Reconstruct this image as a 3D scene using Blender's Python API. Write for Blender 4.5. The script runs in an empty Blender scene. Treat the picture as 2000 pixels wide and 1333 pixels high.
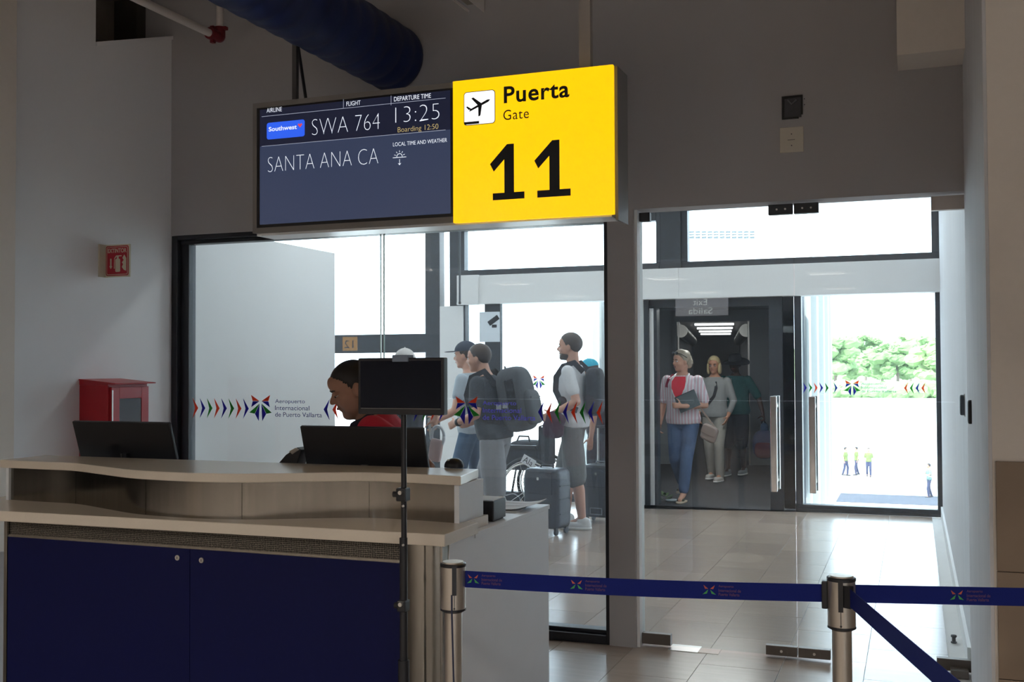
import bpy, bmesh, math, random
from mathutils import Vector, Matrix, Euler
random.seed(7)
R = math.radians
scene = bpy.context.scene
COL = scene.collection

# ------------------------------------------------------------------ camera
F_PX = 2083.1
PITCH, ROLL, YAW = R(1.384), R(-0.243), R(20.649)
EYE = Vector((0, 0, 1.53))
fw = Vector((-math.sin(YAW) * math.cos(PITCH), math.cos(YAW) * math.cos(PITCH), math.sin(PITCH)))
rt = Vector((math.cos(YAW), math.sin(YAW), 0))
upv = rt.cross(fw)
rt2 = rt * math.cos(ROLL) + upv * math.sin(ROLL)
up2 = rt2.cross(fw)
cam = bpy.data.cameras.new('camera')
cam.sensor_fit = 'HORIZONTAL'; cam.sensor_width = 36.0
cam.lens = 36.0 * F_PX / 2000.0
cam.clip_start = 0.05; cam.clip_end = 3000
camo = bpy.data.objects.new('camera', cam); COL.objects.link(camo)
m3 = Matrix((rt2, up2, -fw)).transposed()
camo.matrix_world = Matrix.Translation(EYE) @ m3.to_4x4()
scene.camera = camo

def at(px, py, x=None, y=None, z=None):
    """point of the place seen at a photo pixel, on the plane x=, y= or z="""
    d = fw + rt2 * ((px - 1000) / F_PX) - up2 * ((py - 666.5) / F_PX)
    if x is not None: t = (x - EYE.x) / d.x
    elif y is not None: t = (y - EYE.y) / d.y
    else: t = (z - EYE.z) / d.z
    return EYE + d * t

# ------------------------------------------------------------------ light
scene.view_settings.view_transform = 'Standard'
scene.view_settings.look = 'None'
scene.view_settings.gamma = 1.0
scene.view_settings.use_curve_mapping = False
scene.view_settings.exposure = 0.0
SKY = 7.0
world = bpy.data.worlds.new('sky'); scene.world = world
world.use_nodes = True
bg = world.node_tree.nodes['Background']
bg.inputs[0].default_value = (0.81, 0.905, 1.0, 1); bg.inputs[1].default_value = SKY
sun = bpy.data.lights.new('sun', 'SUN'); sun.energy = 13.0; sun.angle = R(1.0); sun.color = (1, .95, .87)
suno = bpy.data.objects.new('sun', sun); COL.objects.link(suno)
suno.rotation_euler = Euler((R(38), 0, R(-24)), 'XYZ')      # high sun behind the terminal
CORR_POWER = 17.0     # each unseen panel added to brighten the boarding corridor
LAMP_POWER = 90.0     # each ceiling panel of the hall

# ------------------------------------------------------------------ mesh helpers
OFF = {}
class MB:
    def __init__(s): s.v = []; s.f = []
    def add(s, vs, fs):
        n = len(s.v); s.v += [Vector(v) for v in vs]; s.f += [tuple(i + n for i in f) for f in fs]; return s
    def box(s, x0, x1, y0, y1, z0, z1):
        return s.add([(x0,y0,z0),(x1,y0,z0),(x1,y1,z0),(x0,y1,z0),(x0,y0,z1),(x1,y0,z1),(x1,y1,z1),(x0,y1,z1)],
                     [(0,3,2,1),(4,5,6,7),(0,1,5,4),(1,2,6,5),(2,3,7,6),(3,0,4,7)])
    def obox(s, c, ax, ay, az):
        c, ax, ay, az = Vector(c), Vector(ax), Vector(ay), Vector(az)
        if ax.cross(ay).dot(az) < 0: ax = -ax
        vs = [c + ax*i + ay*j + az*k for k in (-1,1) for i, j in ((-1,-1),(1,-1),(1,1),(-1,1))]
        return s.add(vs, [(0,3,2,1),(4,5,6,7),(0,1,5,4),(1,2,6,5),(2,3,7,6),(3,0,4,7)])
    def cone(s, p0, p1, r0, r1, n=12, caps=True):
        p0, p1 = Vector(p0), Vector(p1); d = (p1 - p0)
        if d.length < 1e-9: return s
        d.normalize(); a = d.orthogonal().normalized(); b = d.cross(a)
        vs = []
        for p, r in ((p0, r0), (p1, r1)):
            for i in range(n):
                t = 2*math.pi*i/n; vs.append(p + a*(r*math.cos(t)) + b*(r*math.sin(t)))
        fs = [(i, (i+1) % n, n + (i+1) % n, n + i) for i in range(n)]
        if caps: fs += [tuple(range(n-1, -1, -1)), tuple(range(n, 2*n))]
        return s.add(vs, fs)
    def tube(s, pts, r, n=10):
        pts = [Vector(p) for p in pts]; rr = r if isinstance(r, (list, tuple)) else [r]*len(pts)
        vs = []; a = None
        for i, p in enumerate(pts):
            d = (pts[min(i+1, len(pts)-1)] - pts[max(i-1, 0)]).normalized()
            if a is None: a = d.orthogonal().normalized()
            else:
                a = (a - d*a.dot(d)); a = a.normalized() if a.length > 1e-6 else d.orthogonal().normalized()
            b = d.cross(a)
            for k in range(n):
                t = 2*math.pi*k/n; vs.append(p + a*(rr[i]*math.cos(t)) + b*(rr[i]*math.sin(t)))
        fs = []
        for i in range(len(pts)-1):
            for k in range(n):
                fs.append((i*n+k, i*n+(k+1) % n, (i+1)*n+(k+1) % n, (i+1)*n+k))
        m = (len(pts)-1)*n
        fs += [tuple(range(n-1, -1, -1)), tuple(range(m, m+n))]
        return s.add(vs, fs)
    def rings(s, rings):
        n = len(rings[0]); vs = [v for r in rings for v in r]; fs = []
        for i in range(len(rings)-1):
            for k in range(n):
                fs.append((i*n+k, i*n+(k+1) % n, (i+1)*n+(k+1) % n, (i+1)*n+k))
        m = (len(rings)-1)*n
        fs += [tuple(range(n-1, -1, -1)), tuple(range(m, m+n))]
        return s.add(vs, fs)
    def ell(s, c, ax, ay, az, e1=1.0, e2=1.0, nu=16, nv=10):
        """(super)ellipsoid with half axes ax, ay, az"""
        c, ax, ay, az = Vector(c), Vector(ax), Vector(ay), Vector(az)
        if ax.cross(ay).dot(az) < 0: ax = -ax
        def pw(x, e): return math.copysign(abs(x)**e, x)
        vs = [c - az]
        for j in range(1, nv):
            ph = -math.pi/2 + math.pi*j/nv
            cz, sz = pw(math.cos(ph), e1), pw(math.sin(ph), e1)
            for i in range(nu):
                th = 2*math.pi*i/nu
                vs.append(c + ax*(cz*pw(math.cos(th), e2)) + ay*(cz*pw(math.sin(th), e2)) + az*sz)
        vs.append(c + az); T = len(vs)-1
        fs = [(0, 1+(i+1) % nu, 1+i) for i in range(nu)]
        for j in range(nv-2):
            for i in range(nu):
                a = 1+j*nu; fs.append((a+i, a+(i+1) % nu, a+nu+(i+1) % nu, a+nu+i))
        a = 1+(nv-2)*nu
        fs += [(a+i, a+(i+1) % nu, T) for i in range(nu)]
        return s.add(vs, fs)
    def sph(s, c, r, nu=12, nv=8):
        return s.ell(c, (r,0,0), (0,r,0), (0,0,r), nu=nu, nv=nv)
    def prism(s, poly, axis, a0, a1):
        """polygon extruded along 'x','y' or 'z'; poly in the other two coordinates"""
        def pt(u, v, w): return {'x': (w,u,v), 'y': (u,w,v), 'z': (u,v,w)}[axis]
        n = len(poly); A = sum(poly[i][0]*poly[(i+1) % n][1]-poly[(i+1) % n][0]*poly[i][1] for i in range(n))
        if (A < 0) != (axis == 'y'): poly = poly[::-1]
        vs = [pt(u, v, a0) for u, v in poly] + [pt(u, v, a1) for u, v in poly]
        fs = [(i, (i+1) % n, n+(i+1) % n, n+i) for i in range(n)] + [tuple(range(n-1,-1,-1)), tuple(range(n, 2*n))]
        return s.add(vs, fs)
    def lathe(s, c, prof, n=24):
        c = Vector(c)
        rings = [[c + Vector((r*math.cos(2*math.pi*i/n), r*math.sin(2*math.pi*i/n), z)) for i in range(n)] for r, z in prof]
        return s.rings(rings)
    def build(s, name, mat, parent=None, smooth=False, bevel=0, loc=None):
        return link_mesh(name, s.v, s.f, mat, parent, smooth, bevel, loc)

def link_mesh(name, vs, fs, mat, parent=None, smooth=False, bevel=0, loc=None):
    vs = [Vector(v) for v in vs]
    if parent is not None: off = OFF[parent.name]
    elif loc is not None: off = Vector(loc)
    else:
        xs = [v.x for v in vs]; ys = [v.y for v in vs]
        off = Vector(((min(xs)+max(xs))/2, (min(ys)+max(ys))/2, min(v.z for v in vs)))
    me = bpy.data.meshes.new(name)
    me.from_pydata([tuple(v - off) for v in vs], [], [tuple(f) for f in fs]); me.validate()
    if mat: me.materials.append(mat)
    o = bpy.data.objects.new(name, me); COL.objects.link(o)
    if parent is not None: o.parent = parent
    else: o.location = off
    OFF[o.name] = off
    if smooth:
        me.polygons.foreach_set('use_smooth', [True]*len(me.polygons))
        if smooth == 'auto': me.set_sharp_from_angle(angle=R(35))
    if bevel:
        b = o.modifiers.new('bevel', 'BEVEL'); b.width = bevel; b.segments = 2; b.limit_method = 'ANGLE'; b.angle_limit = R(40)
        b.harden_normals = False
    return o

def tag(o, label=None, cat=None, group=None, kind=None):
    if label: o['label'] = label
    if cat: o['category'] = cat
    if group: o['group'] = group
    if kind: o['kind'] = kind
    return o
def empty(name, loc, label=None, cat=None, group=None, kind=None):
    o = bpy.data.objects.new(name, None); COL.objects.link(o); o.location = loc; o.empty_display_size = .1
    OFF[o.name] = Vector(loc)
    return tag(o, label, cat, group, kind)
def struct(o): o['kind'] = 'structure'; return o
def B(x0, x1, y0, y1, z0, z1): return MB().box(x0, x1, y0, y1, z0, z1)

def remesh(mb, voxel, smooth=4, fac=.5):
    me = bpy.data.meshes.new('tmp'); me.from_pydata([tuple(v) for v in mb.v], [], mb.f); me.update()
    o = bpy.data.objects.new('tmp', me); COL.objects.link(o)
    r = o.modifiers.new('r', 'REMESH'); r.mode = 'VOXEL'; r.voxel_size = voxel; r.adaptivity = 0
    if smooth:
        sm = o.modifiers.new('s', 'SMOOTH'); sm.factor = fac; sm.iterations = smooth
    dg = bpy.context.evaluated_depsgraph_get(); e = o.evaluated_get(dg); m2 = e.to_mesh()
    vs = [v.co.copy() for v in m2.vertices]; fs = [tuple(p.vertices) for p in m2.polygons]
    e.to_mesh_clear(); bpy.data.objects.remove(o); bpy.data.meshes.remove(me)
    return vs, fs

def text_mesh(body, name, mat, parent, rect, y, thin=0.0, flip=False, basis=None, space=1.0, depth=0):
    """lettering fitted to rect (x0,x1,z0,z1) of its ink, on a plane facing -y at y; or basis=(origin,u,v)"""
    cu = bpy.data.curves.new('t', 'FONT'); cu.body = body; cu.offset = thin; cu.space_character = space
    cu.resolution_u = 4
    o = bpy.data.objects.new('t', cu); COL.objects.link(o)
    dg = bpy.context.evaluated_depsgraph_get(); e = o.evaluated_get(dg); m2 = e.to_mesh()
    vs = [v.co.copy() for v in m2.vertices]; fs = [tuple(p.vertices) for p in m2.polygons]
    e.to_mesh_clear(); bpy.data.objects.remove(o); bpy.data.curves.remove(cu)
    a0, a1 = min(v.x for v in vs), max(v.x for v in vs); b0, b1 = min(v.y for v in vs), max(v.y for v in vs)
    x0, x1, z0, z1 = rect; out = []
    for v in vs:
        u = (v.x-a0)/(a1-a0); w = (v.y-b0)/(b1-b0)
        if flip: u = 1-u
        X = x0+(x1-x0)*u; Z = z0+(z1-z0)*w
        out.append(Vector((X, y, Z)) if basis is None else basis[0] + basis[1]*X + basis[2]*Z)
    if flip: fs = [f[::-1] for f in fs]
    return link_mesh(name, out, fs, mat, parent)

# ------------------------------------------------------------------ materials
def mat(name, col, rough=.6, metal=0.0, var=.06, scale=8.0, bump=0.0, emit=None, estr=1.0, coat=0.0, stretch=None, spec=.5, rand=0.0):
    m = bpy.data.materials.new(name); m.use_nodes = True; nt = m.node_tree; p = nt.nodes['Principled BSDF']
    p.inputs['Roughness'].default_value = rough; p.inputs['Metallic'].default_value = metal
    p.inputs['Specular IOR Level'].default_value = spec
    if coat: p.inputs['Coat Weight'].default_value = coat; p.inputs['Coat Roughness'].default_value = .08
    tc = nt.nodes.new('ShaderNodeTexCoord'); mp = nt.nodes.new('ShaderNodeMapping')
    if stretch: mp.inputs['Scale'].default_value = stretch
    nz = nt.nodes.new('ShaderNodeTexNoise'); nz.inputs['Scale'].default_value = scale; nz.inputs['Detail'].default_value = 4
    nt.links.new(tc.outputs['Object'], mp.inputs[0]); nt.links.new(mp.outputs[0], nz.inputs['Vector'])
    mx = nt.nodes.new('ShaderNodeMix'); mx.data_type = 'RGBA'
    c = Vector(col[:3])
    mx.inputs[6].default_value = (*(c*(1-var)), 1); mx.inputs[7].default_value = (*(c*(1+var)), 1)
    nt.links.new(nz.outputs[0], mx.inputs[0]); src = mx.outputs[2]
    if rand:
        oi = nt.nodes.new('ShaderNodeObjectInfo'); hs = nt.nodes.new('ShaderNodeHueSaturation')
        mr = nt.nodes.new('ShaderNodeMapRange'); mr.inputs[3].default_value = 1-rand; mr.inputs[4].default_value = 1+rand
        nt.links.new(oi.outputs['Random'], mr.inputs[0]); nt.links.new(mr.outputs[0], hs.inputs['Value'])
        nt.links.new(src, hs.inputs['Color']); src = hs.outputs[0]
    nt.links.new(src, p.inputs['Base Color'])
    if bump:
        b = nt.nodes.new('ShaderNodeBump'); b.inputs['Strength'].default_value = bump; b.inputs['Distance'].default_value = .01
        nt.links.new(nz.outputs[0], b.inputs['Height']); nt.links.new(b.outputs[0], p.inputs['Normal'])
    if emit:
        p.inputs['Emission Color'].default_value = (*emit, 1); p.inputs['Emission Strength'].default_value = estr
    return m
def glass(name, tint=(.93, .97, .97), film=.03, refl=1.0, fscale=1.4):
    """thin sheet glass: clear, fresnel reflection, a faint dusty film"""
    m = bpy.data.materials.new(name); m.use_nodes = True; nt = m.node_tree; nt.nodes.clear()
    out = nt.nodes.new('ShaderNodeOutputMaterial')
    tr = nt.nodes.new('ShaderNodeBsdfTransparent'); tr.inputs[0].default_value = (*tint, 1)
    gl = nt.nodes.new('ShaderNodeBsdfGlossy'); gl.inputs['Roughness'].default_value = 0.0
    gl.inputs[0].default_value = (refl, refl, refl, 1)
    fr = nt.nodes.new('ShaderNodeFresnel'); fr.inputs[0].default_value = 1.5
    ge = nt.nodes.new('ShaderNodeNewGeometry')
    inv = nt.nodes.new('ShaderNodeMath'); inv.operation = 'SUBTRACT'; inv.inputs[0].default_value = 1
    mul = nt.nodes.new('ShaderNodeMath'); mul.operation = 'MULTIPLY'
    nt.links.new(ge.outputs['Backfacing'], inv.inputs[1]); nt.links.new(fr.outputs[0], mul.inputs[0]); nt.links.new(inv.outputs[0], mul.inputs[1])
    m1 = nt.nodes.new('ShaderNodeMixShader')
    nt.links.new(mul.outputs[0], m1.inputs[0]); nt.links.new(tr.outputs[0], m1.inputs[1]); nt.links.new(gl.outputs[0], m1.inputs[2])
    tl = nt.nodes.new('ShaderNodeBsdfTranslucent'); tl.inputs[0].default_value = (.8, .88, 1, 1)  # bluish film puts veiling glare as well as dust on the glass
    tc = nt.nodes.new('ShaderNodeTexCoord'); mp = nt.nodes.new('ShaderNodeMapping'); mp.inputs['Scale'].default_value = (1, 1, .35)
    nz = nt.nodes.new('ShaderNodeTexNoise'); nz.inputs['Scale'].default_value = fscale; nz.inputs['Detail'].default_value = 6
    mr = nt.nodes.new('ShaderNodeMapRange'); mr.inputs[1].default_value = .35; mr.inputs[2].default_value = .8
    mr.inputs[3].default_value = film*.6; mr.inputs[4].default_value = film*1.8
    nt.links.new(tc.outputs['Object'], mp.inputs[0]); nt.links.new(mp.outputs[0], nz.inputs['Vector']); nt.links.new(nz.outputs[0], mr.inputs[0])
    m2 = nt.nodes.new('ShaderNodeMixShader'); nt.links.new(mr.outputs[0], m2.inputs[0])
    nt.links.new(m1.outputs[0], m2.inputs[1]); nt.links.new(tl.outputs[0], m2.inputs[2])
    nt.links.new(m2.outputs[0], out.inputs[0])
    return m
def emis(name, col, s=1.0):
    m = bpy.data.materials.new(name); m.use_nodes = True; p = m.node_tree.nodes['Principled BSDF']
    p.inputs['Base Color'].default_value = (*[c*.5 for c in col], 1); p.inputs['Emission Color'].default_value = (*col, 1)
    p.inputs['Emission Strength'].default_value = s; p.inputs['Roughness'].default_value = .25
    return m

M = {}
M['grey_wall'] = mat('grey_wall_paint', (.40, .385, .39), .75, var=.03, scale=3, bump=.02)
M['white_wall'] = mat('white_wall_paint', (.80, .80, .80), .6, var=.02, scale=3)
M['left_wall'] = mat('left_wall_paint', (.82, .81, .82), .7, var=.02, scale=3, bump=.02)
M['beige_wall'] = mat('beige_wall_paint', (.74, .68, .62), .75, var=.03, scale=30, bump=.05)
M['plaster'] = mat('rough_board', (.62, .62, .64), .8, var=.12, scale=14, bump=.25, stretch=(1, 1, .08))
M['ceiling'] = mat('ceiling_paint', (.55, .52, .50), .85, var=.03)
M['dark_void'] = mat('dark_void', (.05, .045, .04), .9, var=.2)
M['steel_beam'] = mat('beam_steel', (.22, .19, .16), .7, var=.25, scale=12)
M['hall_dark'] = mat('hall_rear_paint', (.17, .168, .165), .8)
M['tile'] = mat('floor_tile', (.34, .262, .21), .2, var=.14, scale=5, stretch=(.6, 4.5, 1), rand=.10)
M['grout'] = mat('grout', (.62, .60, .58), .7)
M['hall_floor'] = mat('hall_floor', (.22, .20, .185), .25, var=.1, scale=4)
M['dado'] = mat('brown_marble', (.27, .195, .135), .35, var=.28, scale=3.5, rand=.08)
M['black_metal'] = mat('black_aluminium', (.018, .019, .025), .38, var=.15, metal=.0)
M['far_frame'] = mat('dark_aluminium', (.03, .034, .042), .42, var=.15)
M['glass'] = glass('clear_glass', film=.022)
M['door_glass'] = glass('door_glass', film=.010)
M['far_glass'] = glass('window_glass', tint=(.95, .98, 1), film=.01)
M['smoked'] = glass('dark_smudged_glass', tint=(.16, .18, .24), film=.05, fscale=5)
M['chrome'] = mat('brushed_steel', (.62, .60, .57), .28, metal=1, var=.06, scale=20, stretch=(1, 1, .05))
M['bronze'] = mat('dark_patch_metal', (.16, .14, .125), .4, metal=.7, var=.1)
M['patch_light'] = mat('light_patch_metal', (.55, .5, .47), .45, metal=.5)
M['handle'] = mat('polished_handle', (.72, .73, .75), .18, metal=1, var=.03)
M['steel_sheet'] = mat('steel_sheet', (.29, .27, .24), .15, metal=1, var=.22, scale=10, stretch=(5, 5, .12))  # stretched tone streaks imitate reflections in the steel
M['counter'] = mat('cream_solid_surface', (.66, .585, .49), .2, var=.03, scale=120)
M['blue_lam'] = mat('navy_laminate', (.0022, .0042, .050), .5, spec=.2, var=.12, scale=60, bump=.02)
M['white_lam'] = mat('white_laminate', (.76, .78, .82), .45, var=.02)
M['mesh_dark'] = mat('vent_dark', (.02, .018, .016), .7)
M['mesh_metal'] = mat('vent_mesh', (.30, .26, .22), .4, metal=.8)
M['alu'] = mat('sign_aluminium', (.24, .225, .215), .5, metal=.3, var=.05)
M['sign_white'] = mat('sign_underside', (.8, .8, .8), .3)
M['black'] = mat('black_plastic', (.012, .012, .015), .38, var=.2)
M['black_matte'] = mat('black_fabric', (.016, .016, .02), .8, var=.3, scale=60)
M['rubber'] = mat('black_rubber', (.012, .012, .012), .6)
M['red'] = mat('red_enamel', (.42, .012, .02), .35, var=.06)
M['red_dark'] = mat('dark_red_coupling', (.16, .008, .015), .5)
M['white_pipe'] = mat('white_pipe', (.62, .57, .54), .5)
M['duct'] = mat('navy_duct_fabric', (.0045, .014, .080), .5, var=.2, scale=10)
M['duct_light'] = mat('pale_duct_lining', (.42, .44, .52), .6)
M['cream_plastic'] = mat('cream_plastic', (.60, .55, .46), .5)
M['belt'] = mat('navy_belt', (.004, .011, .13), .75, spec=.2, var=.1, scale=200)
M['paper'] = mat('white_paper', (.85, .86, .88), .7)
# ================================================================== STRUCTURE
G = 5.69       # front face of the glazed gate wall
FAR = 11.55    # far window wall of the boarding corridor
XL, XR = -4.51, .25
H0 = 2.39      # head of the glazing
CEIL = 4.3

# ---- floor: bed, and each tile in view
floor = struct(B(-30, 8, -36, FAR+.2, -.12, -.012).build('floor', M['hall_floor'], loc=(0, 0, 0)))
tag(B(-5.3, .25, 3.4, FAR, -.012, -.004).build('grout_bed', M['grout'], floor))
tme = None; TW, TL = .40, .60
k = 0
for ci in range(-13, 1):
    x0 = -.65 + TW*(ci+2) - .40
    for rj in range(-1, 15):
        y0 = 3.1 + TL*rj + (.30 if ci % 2 else 0)
        xa, xb, ya, yb = max(x0, -5.3), min(x0+TW, XR), max(y0, 3.4), min(y0+TL, FAR)
        if xb-xa < .02 or yb-ya < .02: continue
        if ya < 4.6 and xb < -1.9: continue          # under the counter
        if ya < 5.0 and xb < -3.0: continue
        if tme is None or (xb-xa, yb-ya) != (TW, TL):
            t = B(xa+.0015, xb-.0015, ya+.0015, yb-.0015, -.004, 0).build('tile', M['tile'], floor)
            t.data.transform(Matrix.Translation(-Vector(((xa+xb)/2, (ya+yb)/2, 0)))); t.location = ((xa+xb)/2, (ya+yb)/2, 0)
            if abs(xb-xa-TW) < 1e-6 and abs(yb-ya-TL) < 1e-6 and tme is None: tme = t.data
        else:
            t = bpy.data.objects.new('tile', tme); COL.objects.link(t); t.parent = floor; t.location = ((xa+xb)/2, (ya+yb)/2, 0)

# ---- hall shell
struct(B(-30, 8, .8, G+.2, CEIL, CEIL+.1).build('ceiling', M['ceiling']))
dc = struct(B(-30, 8, -36, .8, 3.15, 3.3).build('ceiling_dropped', M['ceiling']))
B(-30, 8, .7, .8, 3.3, CEIL).build('fascia', M['white_wall'], dc)
struct(B(-30.2, -30, -36, G, 0, CEIL).build('wall_hall_side', M['hall_dark']))
we = MB(); we.box(8, 8.2, -36, -13, 0, CEIL)
for k in range(2): we.box(8, 8.2, -13+4*k+1.6, -13+4*k+4, 0, CEIL); we.box(8, 8.2, -13+4*k, -13+4*k+1.6, 2.3, CEIL); we.box(8, 8.2, -13+4*k, -13+4*k+1.6, 0, .4)  # unseen window openings added to throw daylight and streaks onto the counter
we.box(8, 8.2, -5, G, 0, CEIL)
we = struct(we.build('wall_hall_end', M['hall_dark']))
for k in range(2): B(8.05, 8.06, -13+4*k, -13+4*k+1.6, .4, 2.3).build('window_pane', M['far_glass'], we)
struct(B(-30, 8, -36.2, -36, 0, CEIL).build('wall_hall_rear', M['hall_dark']))
struct(B(-30, -4.72, 4.05, 4.3, 0, CEIL).build('wall_next_gate', M['beige_wall']))
struct(B(-4.72, -4.40, 3.80, 4.30, 0, CEIL).build('wall_left_pier', M['beige_wall']))
wl = struct(MB().prism([(4.30, 0), (G, 0), (G, 3.70), (5.0, 3.464), (5.0, CEIL), (4.30, CEIL)], 'x', -4.72, XL).build('wall_left', M['left_wall']))
MB().prism([(5.0, 3.44), (G, 3.676), (G, 3.70), (5.0, 3.464)], 'x', -4.70, XL+.012).build('ledge', M['left_wall'], wl)
B(-5.5, -5.42, 4.9, G, 3.2, CEIL).build('recess_back', M['dark_void'], wl)  # near-black panel stands in for the shade inside the recess
bm = MB(); bm.box(-5.0, -4.82, 4.9, G, 3.62, 3.65); bm.box(-4.92, -4.90, 4.9, G, 3.65, 3.95); bm.box(-5.0, -4.82, 4.9, G, 3.95, 3.98)
bm.build('steel_beam', M['steel_beam'], wl)
B(-5.5, -4.72, 5.60, G, 3.2, CEIL).build('recess_end', M['dark_void'], wl)  # dark sheet added so the recess looks unlit up to the gate wall
B(-4.80, -4.72, 5.0, 5.16, 3.70, 3.78).build('bracket', M['steel_beam'], wl)

# the gate wall: lintel above the glazing and the pier between window and door
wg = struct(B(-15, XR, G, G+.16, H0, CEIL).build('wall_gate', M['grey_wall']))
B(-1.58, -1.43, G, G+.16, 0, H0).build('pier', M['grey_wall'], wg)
B(-1.43, -1.415, G+.02, G+.14, 0, H0).build('jamb', M['white_wall'], wg)
B(-15, XL, G, G+.16, 0, H0).build('wall_infill', M['white_wall'], wg)
# bulkhead box at the upper right, and the small brackets hanging at the top
p = at(1752, 108, y=5.40)
struct(B(p.x, XR, 5.40, G, p.z, CEIL).build('trim_1', M['beige_wall']))
# right wall: rough boarding on both sides of the door, pier with marble dado
wr = struct(B(XR, .46, 4.13, FAR+.15, 0, CEIL).build('wall_right', M['plaster']))
B(XR-.008, XR, 4.13, G, 0, H0+1.9).build('edge_board', M['plaster'], wr)
struct(B(XR-.018, XR, G+.16, FAR, 0, .11).build('baseboard_right', M['white_wall']))
wp = struct(B(XR+.004, 8, 4.125, 4.4, 0, CEIL).build('wall_right_pier', M['beige_wall']))
zt = 1.192; jj = [0, .052, .432, .806, zt]
for a, b in zip(jj[:-1], jj[1:]):
    for q in range(4):
        B(XR+.012+.6*q+.001, XR+.012+.6*q+.599, 4.108, 4.125, a+.0012, b-.0012).build('tile', M['dado'], wp, bevel=.002)

# ---- glazed front: black frame, two panes, lettering
w1 = empty('window_1', (-3.0, G, 0), kind='structure')
fr = M['black_metal']
y0, y1 = G+.005, G+.12
B(XL, XL+.045, y0, y1, 0, H0).build('frame_stile', fr, w1, bevel=.004)
B(XL+.045, XL+.105, y0+.04, y1, .07, H0-.04).build('frame_stop', fr, w1, bevel=.004)
B(-1.602, -1.58, y0, y1, 0, H0).build('frame_stile', fr, w1, bevel=.004)
B(XL+.045, -1.602, y0, y1, H0-.03, H0).build('frame_head', fr, w1, bevel=.004)
B(XL+.045, -1.602, y0+.035, y1, H0-.055, H0-.03).build('frame_stop', fr, w1, bevel=.004)
B(XL+.045, -1.602, y0, y1, 0, .05).build('frame_sill', fr, w1, bevel=.004)
B(XL+.045, -1.602, y0+.03, y1, .05, .072).build('frame_stop', fr, w1, bevel=.004)
GY = G+.07
pane_a = B(XL+.105, -3.024, GY, GY+.012, .07, H0-.05).build('glass_pane', M['glass'], w1)
pane_b = B(-2.998, -1.602, GY, GY+.012, .07, H0-.05).build('glass_pane', M['glass'], w1)
M['silicone'] = mat('joint_silicone', (.62, .78, .72), .3)
B(-3.024, -3.020, GY-.001, GY+.013, .07, H0-.05).build('joint', M['silicone'], w1)
B(-3.002, -2.998, GY-.001, GY+.013, .07, H0-.05).build('joint', M['silicone'], w1)

def vinyl(n, c):
    """coloured window film: lets some daylight through"""
    m = mat(n, c, .5, var=.02); nt = m.node_tree; p = nt.nodes['Principled BSDF']; o = nt.nodes['Material Output']
    tl = nt.nodes.new('ShaderNodeBsdfTranslucent'); tl.inputs[0].default_value = (*c, 1)
    mx = nt.nodes.new('ShaderNodeMixShader'); mx.inputs[0].default_value = .45
    nt.links.new(p.outputs[0], mx.inputs[1]); nt.links.new(tl.outputs[0], mx.inputs[2]); nt.links.new(mx.outputs[0], o.inputs[0]); return m
D = {n: vinyl('decal_'+n, c) for n, c in dict(orange=(.80, .12, .045), blue=(.025, .02, .42), green=(.03, .36, .05), navy=(.02, .025, .16), violet=(.10, .08, .55)).items()}
def flat(name, pts, y, m, parent, t=.0012):
    return MB().prism([(q[0], q[1]) for q in pts], 'y', y-t, y).build(name, m, parent)
def chevron(x, z0, z1, w, right, y, m, parent):
    zm = (z0+z1)/2
    if right: pts = [(x, z1), (x+w, zm), (x, z0), (x+w*.42, zm)]
    else: pts = [(x+w, z1), (x, zm), (x+w, z0), (x+w*.58, zm)]
    flat('chevron', pts, y, D[m], parent)
def logo(xc, zc, s, y, parent):
    """four-petalled butterfly emblem; s = half width"""
    for sg in (-1, 1):
        P = lambda a, b: (xc+sg*a*s, zc+b*s)
        flat('logo_petal', [P(.10, .42), P(.85, .88), P(.70, .42)], y, D['orange'], parent)
        flat('logo_petal', [P(.10, .40), P(.70, .40), P(.83, -.05)], y, D['blue'], parent)
        flat('logo_petal', [P(.10, .22), P(1.0, -.46), P(.52, -.55)], y, D['green'], parent)
        flat('logo_petal', [P(.08, .20), P(.50, -.56), P(.16, -1.10)], y, D['blue'], parent)
def airport_text(x0, x1, z0, z1, y, m, parent):
    h = (z1-z0); W = x1-x0
    text_mesh('Aeropuerto', 'lettering', m, parent, (x0, x0+W*.64, z1-h*.29, z1), y)
    text_mesh('Internacional', 'lettering', m, parent, (x0, x0+W*.735, z1-h*.62, z1-h*.36), y)
    text_mesh('de Puerto Vallarta', 'lettering', m, parent, (x0, x1, z0, z0+h*.26), y)
DY = GY-.0005
zc0, zc1 = 1.207, 1.335
cols = ['orange', 'blue', 'green', 'orange', 'blue', 'green', 'orange', 'blue']
for i, c in enumerate(cols): chevron(-4.388+.0552*i, zc0, zc1, .042, True, DY, c, pane_a)
logo(-3.872, 1.285, .083, DY, pane_a)
airport_text(-3.765, -3.428, 1.222, 1.332, DY, D['navy'], pane_a)
for i, c in enumerate(['blue', 'orange', 'green', 'blue', 'orange', 'green']): chevron(-3.415+.062*i, zc0, zc1, .042, False, DY, c, pane_a)
for i, c in enumerate(['blue', 'green', 'orange', 'blue']): chevron(-2.80+.055*i, zc0, zc1, .042, True, DY, c, pane_b)
logo(-2.456, 1.285, .083, DY, pane_b)
airport_text(-2.354, -2.03, 1.222, 1.332, DY, D['violet'], pane_b)
for i, c in enumerate(['blue', 'orange', 'green', 'blue', 'orange', 'green', 'blue', 'orange']): chevron(-2.013+.0495*i, zc0, zc1, .036, False, DY, c, pane_b)

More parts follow.
